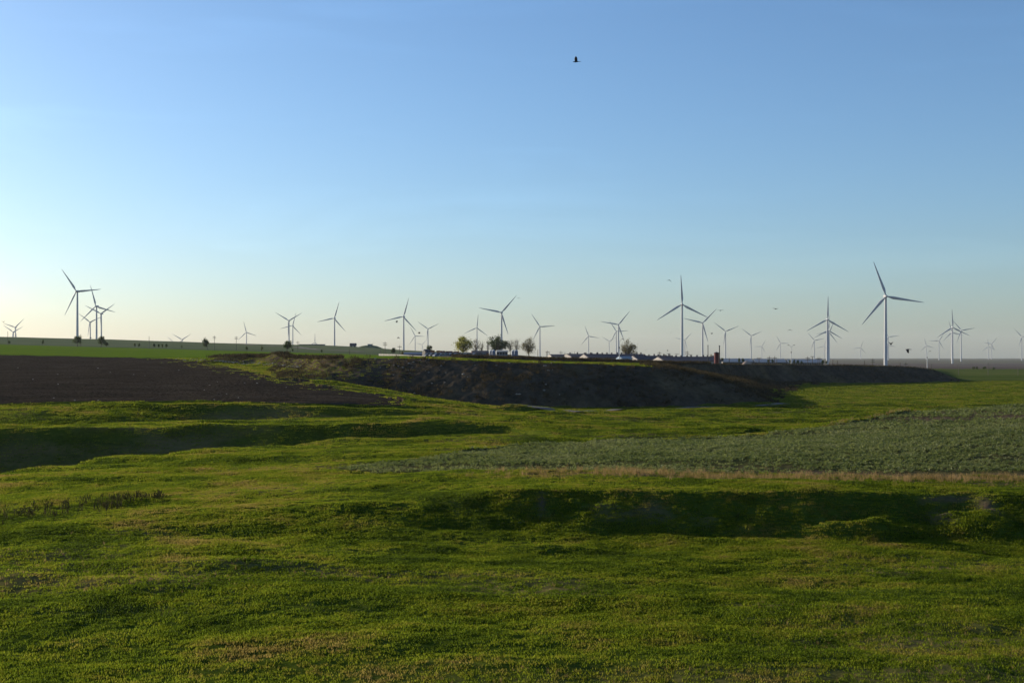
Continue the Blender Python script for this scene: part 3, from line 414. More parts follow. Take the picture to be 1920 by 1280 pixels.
scatter('margin_grass', 'thin olive grass on the embankment flank and the ploughed field margin', 'grass', p, rng.uniform(1.6, 3.4, len(p)), gc, 0.6)
sc_ = [blade_clump('straw_tuft', 14, 0.16, 0.5, 0.2, 0.016, 'strawgrass', 0.4, seed=s) for s in range(10, 13)]
p, r, c = sample((np.maximum(strip, strip2)[:-1, :-1]**1.5)*9, cap=9000)
scatter('straw_grass', 'strip of tall straw-coloured dry grass in front of the crop field', 'grass', p, rng.uniform(0.5, 1.2, len(p)), sc_)
p, r, c = sample((cR == 0)*(cS < IDX['edge'])*np.clip(dk-0.15, 0, 1)*7*np.minimum(1, (72/cY)**2), cap=16000)
scatter('dry_grass', 'scattered brownish dry grass in the near meadow', 'grass', p, rng.uniform(0.18, 0.42, len(p)), sc_)
cc = [blade_clump('crop_rosette', 9, 0.10, 0.24, 0.10, 0.085, 'cropleaf', 0.6, True, seed=s) for s in range(20, 24)]
cd = np.clip(0.8+fbm(GX*0.5, GY, 7, 3, 53)*0.9, 0.05, 1.5)[:-1, :-1]
p, r, c = sample((cR == 1)*cd*(1-0.85*brownp[:-1, :-1])*12*np.minimum(1, (95/cY)**1.6), cap=80000)
scatter('crop_plants', 'leafy green crop plants on the gently rising field', 'crop', p, rng.uniform(0.55, 1.2, len(p))*np.maximum(1, (p[:, 1]/95)**0.8), cc)
wc = [blade_clump('weed_clump', 12, 0.25, 0.8, 0.45, 0.10, 'weed', 0.5, True, seed=s) for s in range(30, 34)]
p, r, c = sample((cR == 3)*np.clip(0.7+fbm(GX, GY, 6, 3, 55)[:-1, :-1], 0.05, 1.6)*1.0*np.minimum(1, (260/cY)**1.2), cap=30000)
scatter('embankment_weeds', 'dry brown weeds on the shaded embankment slopes', 'weeds', p, rng.uniform(0.5, 1.3, len(p)), wc)
p, r, c = sample((np.abs(cS-(IDX['bank2top']-0.02)) < 0.12)*(cP > 850)*(cP < 1752)*np.clip((cP < 1330)*2.2+0.5, 0, 3)*1.6, cap=12000)
scatter('weed_hedge', 'dark ragged hedge of weeds along the farm edge', 'hedge', p, np.where(960+p[:, 0]*F/p[:, 1] < 1330, rng.uniform(0.6, 1.45, len(p)), rng.uniform(0.35, 0.75, len(p))), wc)
p, r, c = sample((np.abs(cS-(IDX['dumptop'])) < 0.06)*np.clip((cP-385)/90, 0, 1)*(cP < 640)*3.0, cap=2500)
scatter('ditch_weeds', 'dark weeds along the edge of the green cereal strip', 'weeds', p, rng.uniform(0.7, 1.7, len(p)), wc)
dc = [blade_clump('dock_stem', 10, 0.15, 0.55, 0.14, 0.05, 'dock', 0.25, True, seed=s) for s in range(40, 43)]
wl = np.exp(-((GR0-ip(GP, [(-60, 978), (0, 972), (100, 962), (200, 950), (300, 936)]))/ip(GP, [(-60, 12), (0, 11), (200, 8), (300, 4)]))**2)*(GP < 310)*(GS < IDX['edge'])*(0.4+0.9*(fbm(GX, GY, 2.5, 2, 57) > -0.1))
p, r, c = sample(wl[:-1, :-1]*6, cap=900)
scatter('dock_weeds', 'patch of dark upright weeds in the bright meadow', 'weeds', p, rng.uniform(0.5, 1.25, len(p)), dc)
p, r, c = sample((cR == 0)*(cS < IDX['edge'])*(cS > IDX['crest'])*(cP < 700)*0.02+(cR == 0)*face[:-1, :-1]*0.25, cap=260)
scatter('lone_weeds', 'scattered single weed stalks in the meadow', 'weeds', p, rng.uniform(0.25, 0.8, len(p)), dc)

# ------------------------------------------------------------------ wind turbines
def blade_mesh():
    m = MB(); secs = [(1.2, 1.9, 1.9, 0), (3.5, 2.0, 1.8, 6), (7, 3.3, 1.3, 16), (10, 4.1, 1.0, 15), (15, 3.7, 0.8, 11), (22, 3.0, 0.6, 7), (30, 2.3, 0.45, 4), (38, 1.7, 0.3, 2), (45, 1.1, 0.2, 1), (49, 0.6, 0.1, 0), (50, 0.15, 0.04, 0)]
    n = 10
    for z, ch, th, tw in secs:
        for k in range(n):
            t = 2*math.pi*k/n; x = math.cos(t)*ch*0.5+ch*0.12*(z > 5); y = math.sin(t)*th*0.5*(1-0.5*math.cos(t) if z > 5 else 1)
            a = R(tw); m.v.append((x*math.cos(a)-y*math.sin(a), x*math.sin(a)+y*math.cos(a)-0.0008*z*z, z))
    for i in range(len(secs)-1):
        for k in range(n): m.f.append((i*n+k, i*n+(k+1) % n, (i+1)*n+(k+1) % n, (i+1)*n+k))
    m.f.append(tuple(range((len(secs)-1)*n, len(secs)*n))); return m.mesh('blade')
def lathe(prof, seg=20, axis='z'):
    m = MB(); n = seg
    for rr, h in prof:
        for k in range(n):
            t = 2*math.pi*k/n; m.v.append((rr*math.cos(t), rr*math.sin(t), h) if axis == 'z' else (rr*math.cos(t), h, rr*math.sin(t)))
    for i in range(len(prof)-1):
        for k in range(n):
            q = (i*n+k, i*n+(k+1) % n, (i+1)*n+(k+1) % n, (i+1)*n+k); m.f.append(q if axis == 'z' else q[::-1])
    m.f.append(tuple(range((len(prof)-1)*n, len(prof)*n))); m.f.append(tuple(range(n-1, -1, -1))); return m
BL = blade_mesh()
TW = lathe([(2.55, 0), (2.5, 0.02), (2.3, 0.25), (2.05, 0.5), (1.8, 0.75), (1.55, 0.985), (1.5, 1.0)], 24).mesh('tower')
nm_ = MB(); 
for y, w, z0, z1 in ((-2.6, 1.5, -1.5, 1.5), (-1.5, 1.9, -1.8, 2.0), (1, 2.05, -1.9, 2.25), (6, 2.0, -1.8, 2.2), (8.6, 1.7, -1.2, 1.9)):
    c_ = 0.5; nm_.v += [(-w, y, z0+c_), (-w+c_, y, z0), (w-c_, y, z0), (w, y, z0+c_), (w, y, z1-c_), (w-c_, y, z1), (-w+c_, y, z1), (-w, y, z1-c_)]
for i in range(4):
    for k in range(8): nm_.f.append((i*8+k, i*8+(k+1) % 8, (i+1)*8+(k+1) % 8, (i+1)*8+k))
nm_.f += [tuple(range(7, -1, -1)), tuple(range(32, 40))]
NA = nm_.mesh('nacelle')
HU = lathe([(1.75, 1.6), (1.95, 0.6), (1.9, -0.6), (1.5, -1.8), (0.9, -2.5), (0.2, -2.8)], 16, 'y').mesh('hub')
for me_ in (BL, TW, NA, HU): me_.materials.append(M['white']); me_.polygons.foreach_set('use_smooth', np.array([len(p_.vertices) == 4 for p_ in me_.polygons]))
TURB = [  # tower column, hub row, rotor radius in photo pixels, blade angle, label
 (145, 546.2, 50, -34, 'tallest wind turbine of the left cluster, rising above the round roadside tree'),
 (181, 574.2, 41, -14, 'second tallest wind turbine of the left cluster, blade pointing almost straight up'),
 (190, 588, 34, 57, 'wind turbine of the left cluster with a V of raised blades, beside the second tallest'),
 (169.3, 603.8, 27, 67, 'shortest wind turbine of the left cluster, between the two tall towers'),
 (29, 613.7, 25, 49, 'upper of two small wind turbines at the far left edge'),
 (25.3, 622.3, 23.5, 64, 'lower of two small wind turbines at the far left edge'),
 (341.6, 636.6, 21, 60, 'wind turbine sunk behind the hill, only a V of blades showing'),
 (328, 643.5, 18.5, -48, 'wind turbine almost hidden behind the hill, single blade tip showing'),
 (462.2, 623, 21.5, -13, 'small lone wind turbine beside a utility pole on the hill'),
 (541.9, 601, 29.8, 61, 'taller turbine of the pair above the round tree, blades in a Y'),
 (549, 610.3, 25, 16, 'shorter turbine of the pair above the round tree'),
 (590.6, 642.2, 18, 2, 'wind turbine behind the flat-roofed hilltop building, one blade upright'),
 (627.2, 596.6, 33, 18, 'lone wind turbine between the flat-roofed building and the hilltop house'),
 (756.9, 593.5, 37, 17, 'tall wind turbine behind the pale panel fence'),
 (778.4, 629.6, 19.5, -27, 'low wind turbine just right of the tall one behind the fence'),
 (802.5, 616.5, 23.3, 65, 'Y-shaped wind turbine rising behind the dark farm bush'),
 (791.5, 646, 12, 43, 'tiniest wind turbine, in front of the parked vans\' left end'),
 (894.4, 614.4, 26, 6, 'wind turbine between the yellow-green tree and the dark tree'),
 (940.4, 586, 43, 42, 'large wind turbine rising out of the dark dense tree'),
 (1012.3, 612.3, 29, -33, 'wind turbine beside the thin round tree right of the silos'),
 (1103.6, 630, 21, -20, 'wind turbine behind the left end of the long dark sheds'),
 (1142.3, 639.5, 15, 61, 'small Y-shaped wind turbine behind the dark sheds'),
 (1159.5, 608.6, 33, 40, 'taller of two overlapping turbines beside the street lamp'),
 (1155.5, 621, 23.5, -33, 'shorter of two overlapping turbines beside the street lamp'),
 (1278.8, 570.6, 55, -2.5, 'second largest wind turbine, one blade straight up, behind the long shed'),
 (1283.8, 637.5, 19, 43, 'small wind turbine half hidden behind the second largest one'),
 (1317.3, 605.5, 37, 44, 'pale wind turbine right of the second largest one'),
 (1360.3, 621, 26.5, 68, 'Y-shaped wind turbine right of the red silo'),
 (1408.4, 629.4, 21.8, 67, 'Y-shaped wind turbine above the pale earth heap'),
 (1428.3, 649.5, 14, 29, 'very small wind turbine right of the pale earth heap'),
 (1463.4, 643.3, 16.5, -29, 'small wind turbine left of the double street lamp'),
 (1526.8, 638, 18.5, 79, 'small wind turbine behind the cross-armed poles'),
 (1551.2, 599, 44, 1, 'tall wind turbine with one blade straight up at the end of the white sheds'),
 (1553.2, 619.2, 29.5, 2, 'middle one of three turbines lined up behind one another'),
 (1554.6, 623, 24, 23, 'rearmost of three turbines lined up behind one another'),
 (1545.2, 648.8, 14, 15, 'tiny wind turbine just left of the three lined up'),
 (1613.6, 651.4, 14.3, 20, 'tiny lone wind turbine left of the largest turbine'),
 (1660.5, 555.6, 69, -20, 'largest and nearest wind turbine, standing behind the embankment'),
 (1665.5, 631.3, 20, 84, 'small wind turbine peeking out behind the largest tower'),
 (1664, 647, 16.5, -20, 'lowest wind turbine hidden mostly behind the largest tower'),
 (1736.6, 648, 15.5, -15, 'tiny wind turbine directly behind the tall street lamp on the right'),
 (1760.4, 639, 18.5, 31, 'small wind turbine between the right street lamp and the right trio'),
 (1785.8, 613.8, 34.5, -3, 'tallest turbine of the right trio, its base seen on the plain'),
 (1802, 619.2, 25, 80, 'right-hand turbine of the right trio'),
 (1784.3, 623, 22.5, -15, 'rear turbine of the right trio, hidden behind the tallest'),
 (1853.2, 649.7, 15, -7, 'left and lower of two tiny turbines near the right edge'),
 (1859, 644.5, 15.5, 40, 'right and higher of two tiny turbines near the right edge'),
 (1915.5, 631.4, 20.5, 77, 'wind turbine cut by the right edge'),
]
YAW = R(-7)
proto = None
for px, hy, rp, ang, lab in TURB:
    Yt = 50*F/rp; hz = zpix(hy, Yt); gz = min(ground(px, Yt), hz-60)
    if proto is None:
        t = empty('wind_turbine', (0, 0, 0)); kids = [link('tower', TW, parent=t), link('nacelle', NA, parent=t), link('hub', HU, parent=t)]+[link('blade', BL, parent=t) for _ in range(3)]; proto = t
    else:
        t = copy_tree(proto); kids = None
    t.location = ((px-960)/F*Yt, Yt, gz); t.rotation_euler = (0, 0, YAW); tag(t, lab, 'wind turbine', 'wind turbines on the plain')
    H = hz-gz; bi = 0
    for ch in t.children:
        n0 = ch.name.split('.')[0]
        if n0 == 'tower': ch.scale = (1, 1, H-1.5)
        elif n0 == 'nacelle': ch.location = (0, 0, H)
        elif n0 == 'hub': ch.location = (0, -4.2, H)
        else: ch.location = (0, -4.2, H); ch.rotation_euler = (0, R(ang+120*bi), 0); bi += 1

# ------------------------------------------------------------------ trees
def tree_meshes(style, seed):
    r = random.Random(seed); tr = MB(); cr = MB()
    cent = []
    if style == 'dense': n, lv, ls, rad, cz, sz = 34, 46, 0.034, 0.40, 0.62, 0.36
    elif style == 'broad': n, lv, ls, rad, cz, sz = 56, 50, 0.030, 0.60, 0.56, 0.42
    elif style == 'thin': n, lv, ls, rad, cz, sz = 52, 34, 0.024, 0.48, 0.58, 0.40
    else: n, lv, ls, rad, cz, sz = 30, 6, 0.018, 0.36, 0.60, 0.40      # nearly bare
    for i in range(n):
        while True:
            x, y, z = r.uniform(-1, 1), r.uniform(-1, 1), r.uniform(-1, 1)
            q = x*x+y*y+z*z
            if 0.12 < q < 1: break
        k = r.uniform(0.75, 1.05); cent.append(Vector((x*rad*k*(1-0.25*max(z, 0)), y*rad*k*(1-0.25*max(z, 0)), cz+z*sz*k)))
    lean = Vector((r.uniform(-.04, .04), r.uniform(-.04, .04), 0))
    tr.tube([(0, 0, -0.03), (lean.x*.5, lean.y*.5, 0.18), (lean.x, lean.y, 0.42), (lean.x*1.5, lean.y*1.5, 0.62)], [0.035, 0.026, 0.02, 0.01], 7)
    for cpt in cent:
        st = Vector((lean.x, lean.y, r.uniform(0.22, 0.5))); md = st.lerp(cpt, 0.55)+Vector((0, 0, -0.03)); tr.tube([st, md, cpt], [0.012, 0.007, 0.003], 4)
        if style in ('thin', 'bare'):
            for _ in range(5):
                e = cpt+Vector((r.gauss(0, .07), r.gauss(0, .07), r.gauss(.03, .06))); tr.tube([md.lerp(cpt, r.uniform(.2, 1)), e], [0.004, 0.0015], 3)
        cs = r.uniform(0.05, 0.095)*(1.15 if style in ('dense', 'broad') else 1.3)
        for _ in range(lv):
            p_ = cpt+Vector((r.gauss(0, cs), r.gauss(0, cs), r.gauss(0, cs*0.7))); a = Vector((r.gauss(0, 1), r.gauss(0, 1), r.gauss(0, 1))).normalized(); b = a.orthogonal().normalized(); s_ = ls*r.uniform(.6, 1.3)
            c2 = a.cross(b); cr.poly([p_-b*s_, p_+c2*s_*.7, p_+b*s_, p_-c2*s_*.7])
    return tr.mesh('trunk'), cr.mesh('crown')
TM = {}
LM = {'dense': 'leaf_dark', 'broad': 'leaf_yellow', 'thin': 'leaf_olive', 'bare': 'leaf_olive'}
def tree(name, px, Y, top, bot, wpx, style, label, cat='tree', group=None, seed=0, leanx=0.0, mat=None, base=None):
    key = (style, seed, mat)
    if key not in TM:
        a, b = tree_meshes(style, 100+seed); a.materials.append(M['bark']); b.materials.append(M[mat or LM[style]]); TM[key] = (a, b)
    a, b = TM[key]; z0 = ground(px, Y) if base is None else base; z1 = zpix(top, Y); h = max(1.0, z1-min(z0, zpix(bot, Y))); z0 = z1-h
    o = empty(name, ((px-960)/F*Y, Y, z0), random.uniform(0, 6.28) if not leanx else 0, label, cat, group)
    nat = {'dense': 0.95, 'broad': 1.25, 'thin': 1.0, 'bare': 0.86}[style]
    w = wpx*Y/F/nat; t_ = link('trunk', a, parent=o); c_ = link('crown', b, parent=o); o.scale = (w, w, h); o.rotation_euler.y = leanx
    return o
GT = 'trees and bushes along the hillside boundary'
tree('roadside_tree', 145, 690, 628.5, 648.5, 20, 'dense', 'round dark tree on the hillside below the tallest left turbine', group=GT, seed=1)
tree('roadside_tree', 189, 695, 630, 648, 17, 'dense', 'dark tree with a low bush at its right, below the left turbine cluster', group=GT, seed=2, leanx=0.2)
tree('bush', 199, 693, 641, 649, 9, 'dense', 'low bush at the foot of the tree below the left turbine cluster', 'bush', GT, seed=3)
tree('roadside_tree', 390, 680, 632, 655, 13, 'dense', 'leaning dark tree left of two hillside utility poles', group=GT, seed=4, leanx=-0.3)
tree('roadside_tree', 538.5, 665, 637.5, 660, 21, 'dense', 'round tree with visible trunk below the turbine pair', group=GT, seed=5)
for i, (px, tp, bt, w, lab) in enumerate([(80, 636, 644, 5, 'small lone bush on the hillside left of the round tree'), (17, 638, 643, 5, 'tiny bush beside the leftmost utility pole'), (253, 643, 649, 5, 'first of a line of small bushes left of a bare pole'), (260.5, 643, 649.5, 5, 'second of a line of small bushes left of a bare pole'),
        (289, 643, 650.5, 5, 'first small bush right of a bare pole on the hillside'), (297.5, 644, 650.5, 4, 'second small bush right of a bare pole'), (304.5, 644, 651, 4, 'third small bush right of a bare pole'), (312, 643.5, 651.5, 5, 'fourth small bush right of a bare pole'), (341, 647, 651.5, 3, 'tiny bush left of the leaning tree'),
        (463, 649, 656, 6, 'small conical bush right of two utility poles'), (491, 649, 656.5, 5, 'small conical bush left of the round tree with trunk'), (549, 653, 657, 4, 'tiny bush right of the round tree with trunk'), (603, 655, 659, 4, 'tiny bush under the lone turbine')]):
    tree('bush', px, 690 if px < 400 else 670, tp, bt, w, 'dense', lab, 'bush', GT, seed=3+i % 3)
tree('farm_bush', 737, 600, 651, 664, 11, 'dense', 'dark bush behind the pale panel fence', 'bush', seed=5)
tree('farm_bush', 754, 600, 658.5, 664.5, 6, 'dense', 'small green bush beside the fence', 'bush', seed=3, mat='leaf_olive')
tree('farm_bush', 805, 660, 646, 662, 13, 'dense', 'dark round tree left of the rusty containers', seed=1)
FT = 'trees around the farmyard'
tree('farm_tree', 869, 700, 627.5, 668, 40, 'broad', 'broad yellow-green tree behind the parked vans', group=FT, seed=6)
tree('farm_tree', 892, 740, 633, 668, 24, 'bare', 'thin bare tree behind the yellow-green tree', group=FT, seed=7)
tree('farm_tree', 903, 745, 637, 668, 18, 'bare', 'small bare tree left of the dark dense tree', group=FT, seed=8)
tree('farm_tree', 914, 735, 636, 667, 14, 'bare', 'slender pale bare tree touching the dark dense tree', group=FT, seed=9)
tree('farm_tree', 934, 690, 628.5, 668, 42, 'broad', 'dark dense tree in the middle of the farmyard', group=FT, seed=10, mat='leaf_dark')
tree('farm_tree', 957, 730, 633, 668, 20, 'bare', 'bare tree right of the dark dense tree', group=FT, seed=11)
tree('farm_tree', 968, 735, 633.5, 668, 22, 'bare', 'bare tree above the second pair of silos', group=FT, seed=7)
tree('farm_tree', 992, 640, 632.5, 668, 29, 'thin', 'thin round olive tree right of the silos', group=FT, seed=12)
tree('farm_tree', 1179, 620, 636, 672, 31, 'thin', 'round olive tree standing behind the dark sheds', group=FT, seed=13)
tree('farm_tree', 1333, 620, 664, 678, 12, 'thin', 'small grey tree left of the red silo', group=FT, seed=12)
VT = 'small round trees in front of the white sheds'
for i, (px, tp, w, lab) in enumerate([(1354, 670, 7, 'small round tree right of the red silo'), (1386, 671, 6, 'left one of two small trees beside the pale heap'), (1393.5, 671, 7, 'right one of two small trees beside the pale heap'), (1441, 673, 6, 'small tree behind the first cross-armed pole'), (1449, 673, 6, 'small tree between two cross-armed poles'),
        (1481.5, 674, 6, 'small round tree under the double street lamp'), (1489, 674, 6, 'middle of three small trees right of the lamp'), (1496, 674.5, 6, 'third small tree right of the lamp'), (1503, 676, 4.5, 'smallest bush right of the lamp'), (1543, 674.5, 7, 'small dark tree at the foot of the three lined up turbines'), (1549.5, 675.5, 5, 'bush touching the base of the front turbine of the three')]):
    tree('village_tree', px, 700, tp, 681.5, w, 'dense', lab, group=VT, seed=1+i % 5)
for i, (px, tp, bt, w, lab) in enumerate([(1825.5, 687, 694, 7, 'first small tree in the right-hand green field'), (1831.5, 687, 693.5, 5, 'second small tree in the right-hand green field, touching the first'), (1845.5, 686.5, 693.5, 8, 'third small tree in the right-hand green field'), (1863, 688, 695.5, 6, 'fourth small tree in the right-hand green field')]):
    tree('field_tree', px, 950, tp, bt, w, 'dense', lab, group='small trees in the right-hand green field', seed=1+i)

# ------------------------------------------------------------------ farm buildings and yard things
def shed(name, label, px, Y, zr, hr, he, w, length, rz, wall, roof, vents=0, cat='shed', nwin=0, pane='dark', gablewin=True, group=None):
    """long gabled building: gable end at the given point, running along local +x; zr = ridge height in the world"""
    z0 = zr-hr; o = empty(name, ((px-960)/F*Y, Y, z0), rz, label, cat, group); hw = w/2
    MB().prism([(-hw, -0.6), (hw, -0.6), (hw, he), (0, hr-0.12), (-hw, he)], 0, length).build('wall', wall, o)
    k = (hr-he)/hw; ov = 0.5
    rf = MB().prism([(-hw-ov, he-k*ov), (-hw-ov, he-k*ov+.18), (0, hr+.1), (hw+ov, he-k*ov+.18), (hw+ov, he-k*ov), (0, hr-.08)], 0.15, length+.4).build('roof', roof, o)
    for i in range(vents):
        x = length*(i+.6)/vents+random.uniform(-.4, .4); h = random.uniform(.3, .6)
        MB().box(x-.22, x+.22, -.22, .22, hr-.1, hr+h).prism([(-.34, hr+h), (.34, hr+h), (0, hr+h+.16)], x-.34, x+.34).build('roof_vent', roof, rf)
    for i in range(nwin):
        x = length*(i+.5)/nwin; MB().box(x-.55, x+.55, -hw-.06, -hw+.05, he*.35, he*.8).build('window', pane, o)
    if gablewin: MB().box(-.05, .05, -.7, .7, 0, min(2.0, he*.85)).build('door', 'dark', o)
    return o
zz = zpix
shed('poultry_shed', 'low pale-walled shed at the left end of the dark sheds', 1030, 505, zz(664.3, 505), 2.6, 1.9, 7, 6.5, R(10), 'conc', 'darkroof', 0, nwin=3)
SG = 'long dark-roofed poultry sheds'
shed('poultry_shed', 'first long dark-roofed shed with whitewashed gable and door', 1062, 500, zz(663.4, 500), 3.0, 1.9, 9.5, 15, R(20), 'whitewash', 'darkroof', 5, group=SG, nwin=4)
shed('poultry_shed', 'second long dark-roofed shed with many roof vents', 1094, 480, zz(663.8, 480), 3.2, 1.9, 9.5, 25, R(17), 'whitewash', 'darkroof', 12, group=SG, nwin=7)
shed('poultry_shed', 'third dark-roofed shed beside the pale blue hut', 1186, 470, zz(667, 470), 3.2, 1.9, 8, 16, R(20), 'whitewash', 'darkroof', 8, group=SG, nwin=5)
shed('poultry_shed', 'nearest dark-roofed shed with a bright pink-white gable', 1233, 450, zz(668.8, 445), 3.4, 1.9, 12, 22.5, R(15), 'whitewash', 'darkroof', 11, group=SG, nwin=7)
shed('hut', 'small pale hut with a light blue side beside the street lamp', 1160, 455, zz(668, 455), 2.9, 2.2, 3.4, 4.6, R(28), 'paleblue', 'greyroof', 0, 'hut', nwin=1)
WG = 'white sheds with grey roofs behind the embankment'
for i, (p0, p1, lab) in enumerate([(1352, 1408, 'first long white shed with grey roof, right of the red silo'), (1412, 1470, 'second long white shed with grey roof, behind the cross-armed poles'), (1474, 1540, 'third long white shed with grey roof, under the double street lamp')]):
    Yb = 760; shed('white_shed', lab, p0, Yb, zz(672.4+i*0.6, Yb), 4.2, 2.4, 10, (p1-p0)/F*Yb, R(2), 'whitewash', 'greyroof', 0, nwin=15, group=WG)
shed('low_barn', 'low reddish barn with a dark roof behind the vans', 884, 640, zz(657.5, 640), 3.2, 2.2, 6, 8.5, R(6), 'maroon', 'darkroof', 0, 'barn', nwin=3)
shed('long_hut', 'low pale hut with a window band between the silos', 930.5, 625, zz(656.5, 625), 3.0, 2.4, 5, 5.6, R(5), 'greyroof', 'conc', 0, 'hut', nwin=4)
shed('blue_shed', 'low blue-grey shed wall behind the panel fence', 757, 640, zz(660.8, 640), 2.6, 1.9, 6, 10.6, R(2), 'blue', 'blue', 0, 'shed')
shed('dark_hut', 'dark upright hut with a pale corner post beside the round tree', 794.5, 620, zz(655, 620), 3.6, 2.6, 3.0, 2.7, R(35), 'dark', 'darkroof', 0, 'hut', gablewin=False)
shed('hill_house', 'lone hip-roofed house on the skyline of the hill', 655.5, 1120, zz(643.4, 1120), 4.2, 2.4, 6, 5.9, R(8), 'whitewash', 'darkroof', 0, 'house', nwin=2)
hb = empty('hilltop_building', at(560.5, 1190), R(0), 'long flat-roofed building on the skyline behind the round tree', 'building')
wl_ = 46.5/F*1190; zt = zz(645.2, 1190)-hb.location.z
MB().box(0, wl_, 0, 9, -1, zt-.4).build('wall', 'greyroof', hb); MB().box(-.5, wl_+.5, -.5, 9.5, zt-.4, zt).build('roof', 'darkroof', hb)
for i in range(8): MB().box(1+i*2.8, 2.6+i*2.8, -.06, .05, .2, zt-.8).build('window', 'dark', hb)
mo = empty('earth_mound', at(694, 1090), 0, 'low dark earth mound with a small block on top on the skyline', 'mound')
mz = mo.location.z; Ym = 1090
prof = [(672, 650.5), (678, 648.6), (685, 647.4), (692, 646.9), (700, 647.4), (707, 648.6), (712, 650.6), (717, 652.6)]
mm = MB(); ring = []
for j, (yo, kz) in enumerate(((-9, 0.0), (-6, .7), (0, 1.0), (6, .7), (9, 0))):
    for px, py in prof: mm.v.append(((px-694)/F*Ym, yo, -1.5+(zz(py, Ym)-mz+1.5)*kz))
n_ = len(prof)
for j in range(4):
    for i in range(n_-1): mm.f.append((j*n_+i, j*n_+i+1, (j+1)*n_+i+1, (j+1)*n_+i))
mm.build('heap', 'hill', mo, smooth=True); MB().box(-2, 2, -2, 2, zz(648, Ym)-mz, zz(645.4, Ym)-mz).box(-2.4, 2.4, -2.4, 2.4, zz(645.4, Ym)-mz, zz(644.9, Ym)-mz).build('block', 'greyroof', mo)

# panel fence
fc = empty('panel_fence', (0, 0, 0), 0, 'pale concrete panel fence along the farm entrance', 'fence')
fz0 = lambda px: zz(np.interp(px, [710, 760, 797], [668.2, 669.2, 669.8]), Yf(px)); Yf = lambda px: float(np.interp(px, [710, 797], [540, 500])); ft = lambda px: zz(np.interp(px, [710, 740, 770, 797], [663.0, 663.8, 665.8, 667.2]), Yf(px))
pp = np.linspace(710, 797, 31)
for a, b in zip(pp[:-1], pp[1:]):
    xa, ya = (a-960)/F*Yf(a), Yf(a); xb, yb = (b-960)/F*Yf(b), Yf(b); za, zb = ft(a), ft(b); m = MB()
    m.poly([(xa, ya, fz0(a)-.5), (xb-.08, yb, fz0(b)-.5), (xb-.08, yb, zb), (xa, ya, za)]).poly([(xa, ya+.08, fz0(a)-.5), (xa, ya+.08, za), (xb-.08, yb+.08, zb), (xb-.08, yb+.08, fz0(b)-.5)]).poly([(xa, ya, za), (xb-.08, yb, zb), (xb-.08, yb+.08, zb), (xa, ya+.08, za)])
    m.build('panel', 'conc', fc); MB().box(xa-.1, xa+.06, ya-.08, ya+.16, fz0(a)-.5, za+.12).build('post', 'conc', fc)

# containers and skips
def container(label, px, w, top, Y, mat, wr=1.0):
    L_ = w/F*Y; h = 2.4; z0 = zz(top, Y)-h; o = empty('container', ((px-w/2-960)/F*Y, Y, z0), 0, label, 'container', 'rusty containers behind the vans')
    MB().box(0, L_, 0, 2.2, 0.15, h-.1).build('body', mat, o); MB().box(-.05, L_+.05, -.06, 2.26, h-.12, h).box(-.05, L_+.05, -.06, 2.26, 0, .16).build('frame', mat, o)
    for i in range(int(L_/.5)): MB().box(.2+i*.5, .38+i*.5, -.05, .02, .2, h-.15).build('rib', mat, o)
container('rust-brown container, leftmost behind the vans', 810.5, 8, 656.5, 650, 'rust'); container('bright orange container behind the vans', 821.5, 6.5, 657, 652, 'orange')
container('dark rusty container right of the orange one', 829.5, 8, 657.5, 655, 'maroon'); container('long low reddish container behind the vans', 842, 12, 658, 655, 'maroon'); container('small rusty container nearest the yellow-green tree', 855.5, 9, 658.5, 655, 'rust')

# parked vans
def van_proto():
    o = empty('parked_van', (0, 0, 0)); w = .92
    prof = [(-2.4, .35), (2.35, .35), (2.45, .75), (2.3, 1.05), (1.75, 1.2), (.95, 2.05), (-2.2, 2.15), (-2.4, 1.9)]
    MB().prism(prof, -w, w, 'y').build('body', 'whitewash', o)
    MB().poly([(1.72, -.8, 1.27), (1.72, .8, 1.27), (1.0, .75, 2.02), (1.0, -.75, 2.02)]).build('windshield', 'glass', o, (.06, 0, .02))
    for s in (-1, 1):
        MB().box(-.1, 1.0, s*w-.015*s, s*w+.015*s, 1.25, 1.9).build('side_window', 'glass', o)
        MB().box(2.33, 2.46, s*.62-.16, s*.62+.16, .72, .95).build('headlight', 'galv', o)
        for x in (-1.5, 1.55):
            lathe([(.2, -.1), (.34, -.1), (.34, .1), (.2, .1)], 12, 'y').build('wheel', 'tyre', o, (x, s*(w-.06), .34))
    return o
vp = None
VM = ['vangrey', 'vandark', 'blue', 'vangrey', 'darkroof', 'vandark', 'darkroof', 'vangrey', 'vandark', 'vangrey', 'darkroof', 'vandark']
M['vangrey'] = plain('grey_van_paint', (0.16, 0.165, 0.17), 0.4, 0.08, 1); M['vandark'] = plain('dark_van_paint', (0.06, 0.065, 0.075), 0.4, 0.08, 1)
VL = ['leftmost parked van, at the dark hut end of the row', 'second parked van from the dark hut', 'third parked van from the dark hut', 'fourth parked van, in front of the orange container', 'fifth parked van from the dark hut', 'sixth parked van, in front of the long low container', 'seventh parked van from the dark hut, dark coloured',
      'eighth parked van, in front of the yellow-green tree', 'fifth parked van from the silo end', 'fourth parked van from the silo end', 'third parked van from the silo end', 'last parked van, nearest the silos']
for i, px in enumerate(np.linspace(803, 902, 12)):
    if vp is None: v = vp = van_proto()
    else: v = copy_tree(vp)
    Yv = 590+random.uniform(-6, 6); v.location = ((px-960)/F*Yv, Yv, zz(669.4+random.uniform(-.3, .3), Yv)); v.rotation_euler = (0, 0, R(222+random.uniform(-6, 6))); tag(v, VL[i], 'van', 'vans parked in a row in the farmyard')
    for ch in v.children:
        if ch.name.startswith('body'):
            ch.data = ch.data.copy(); ch.data.materials.clear(); ch.data.materials.append(M[VM[i]])

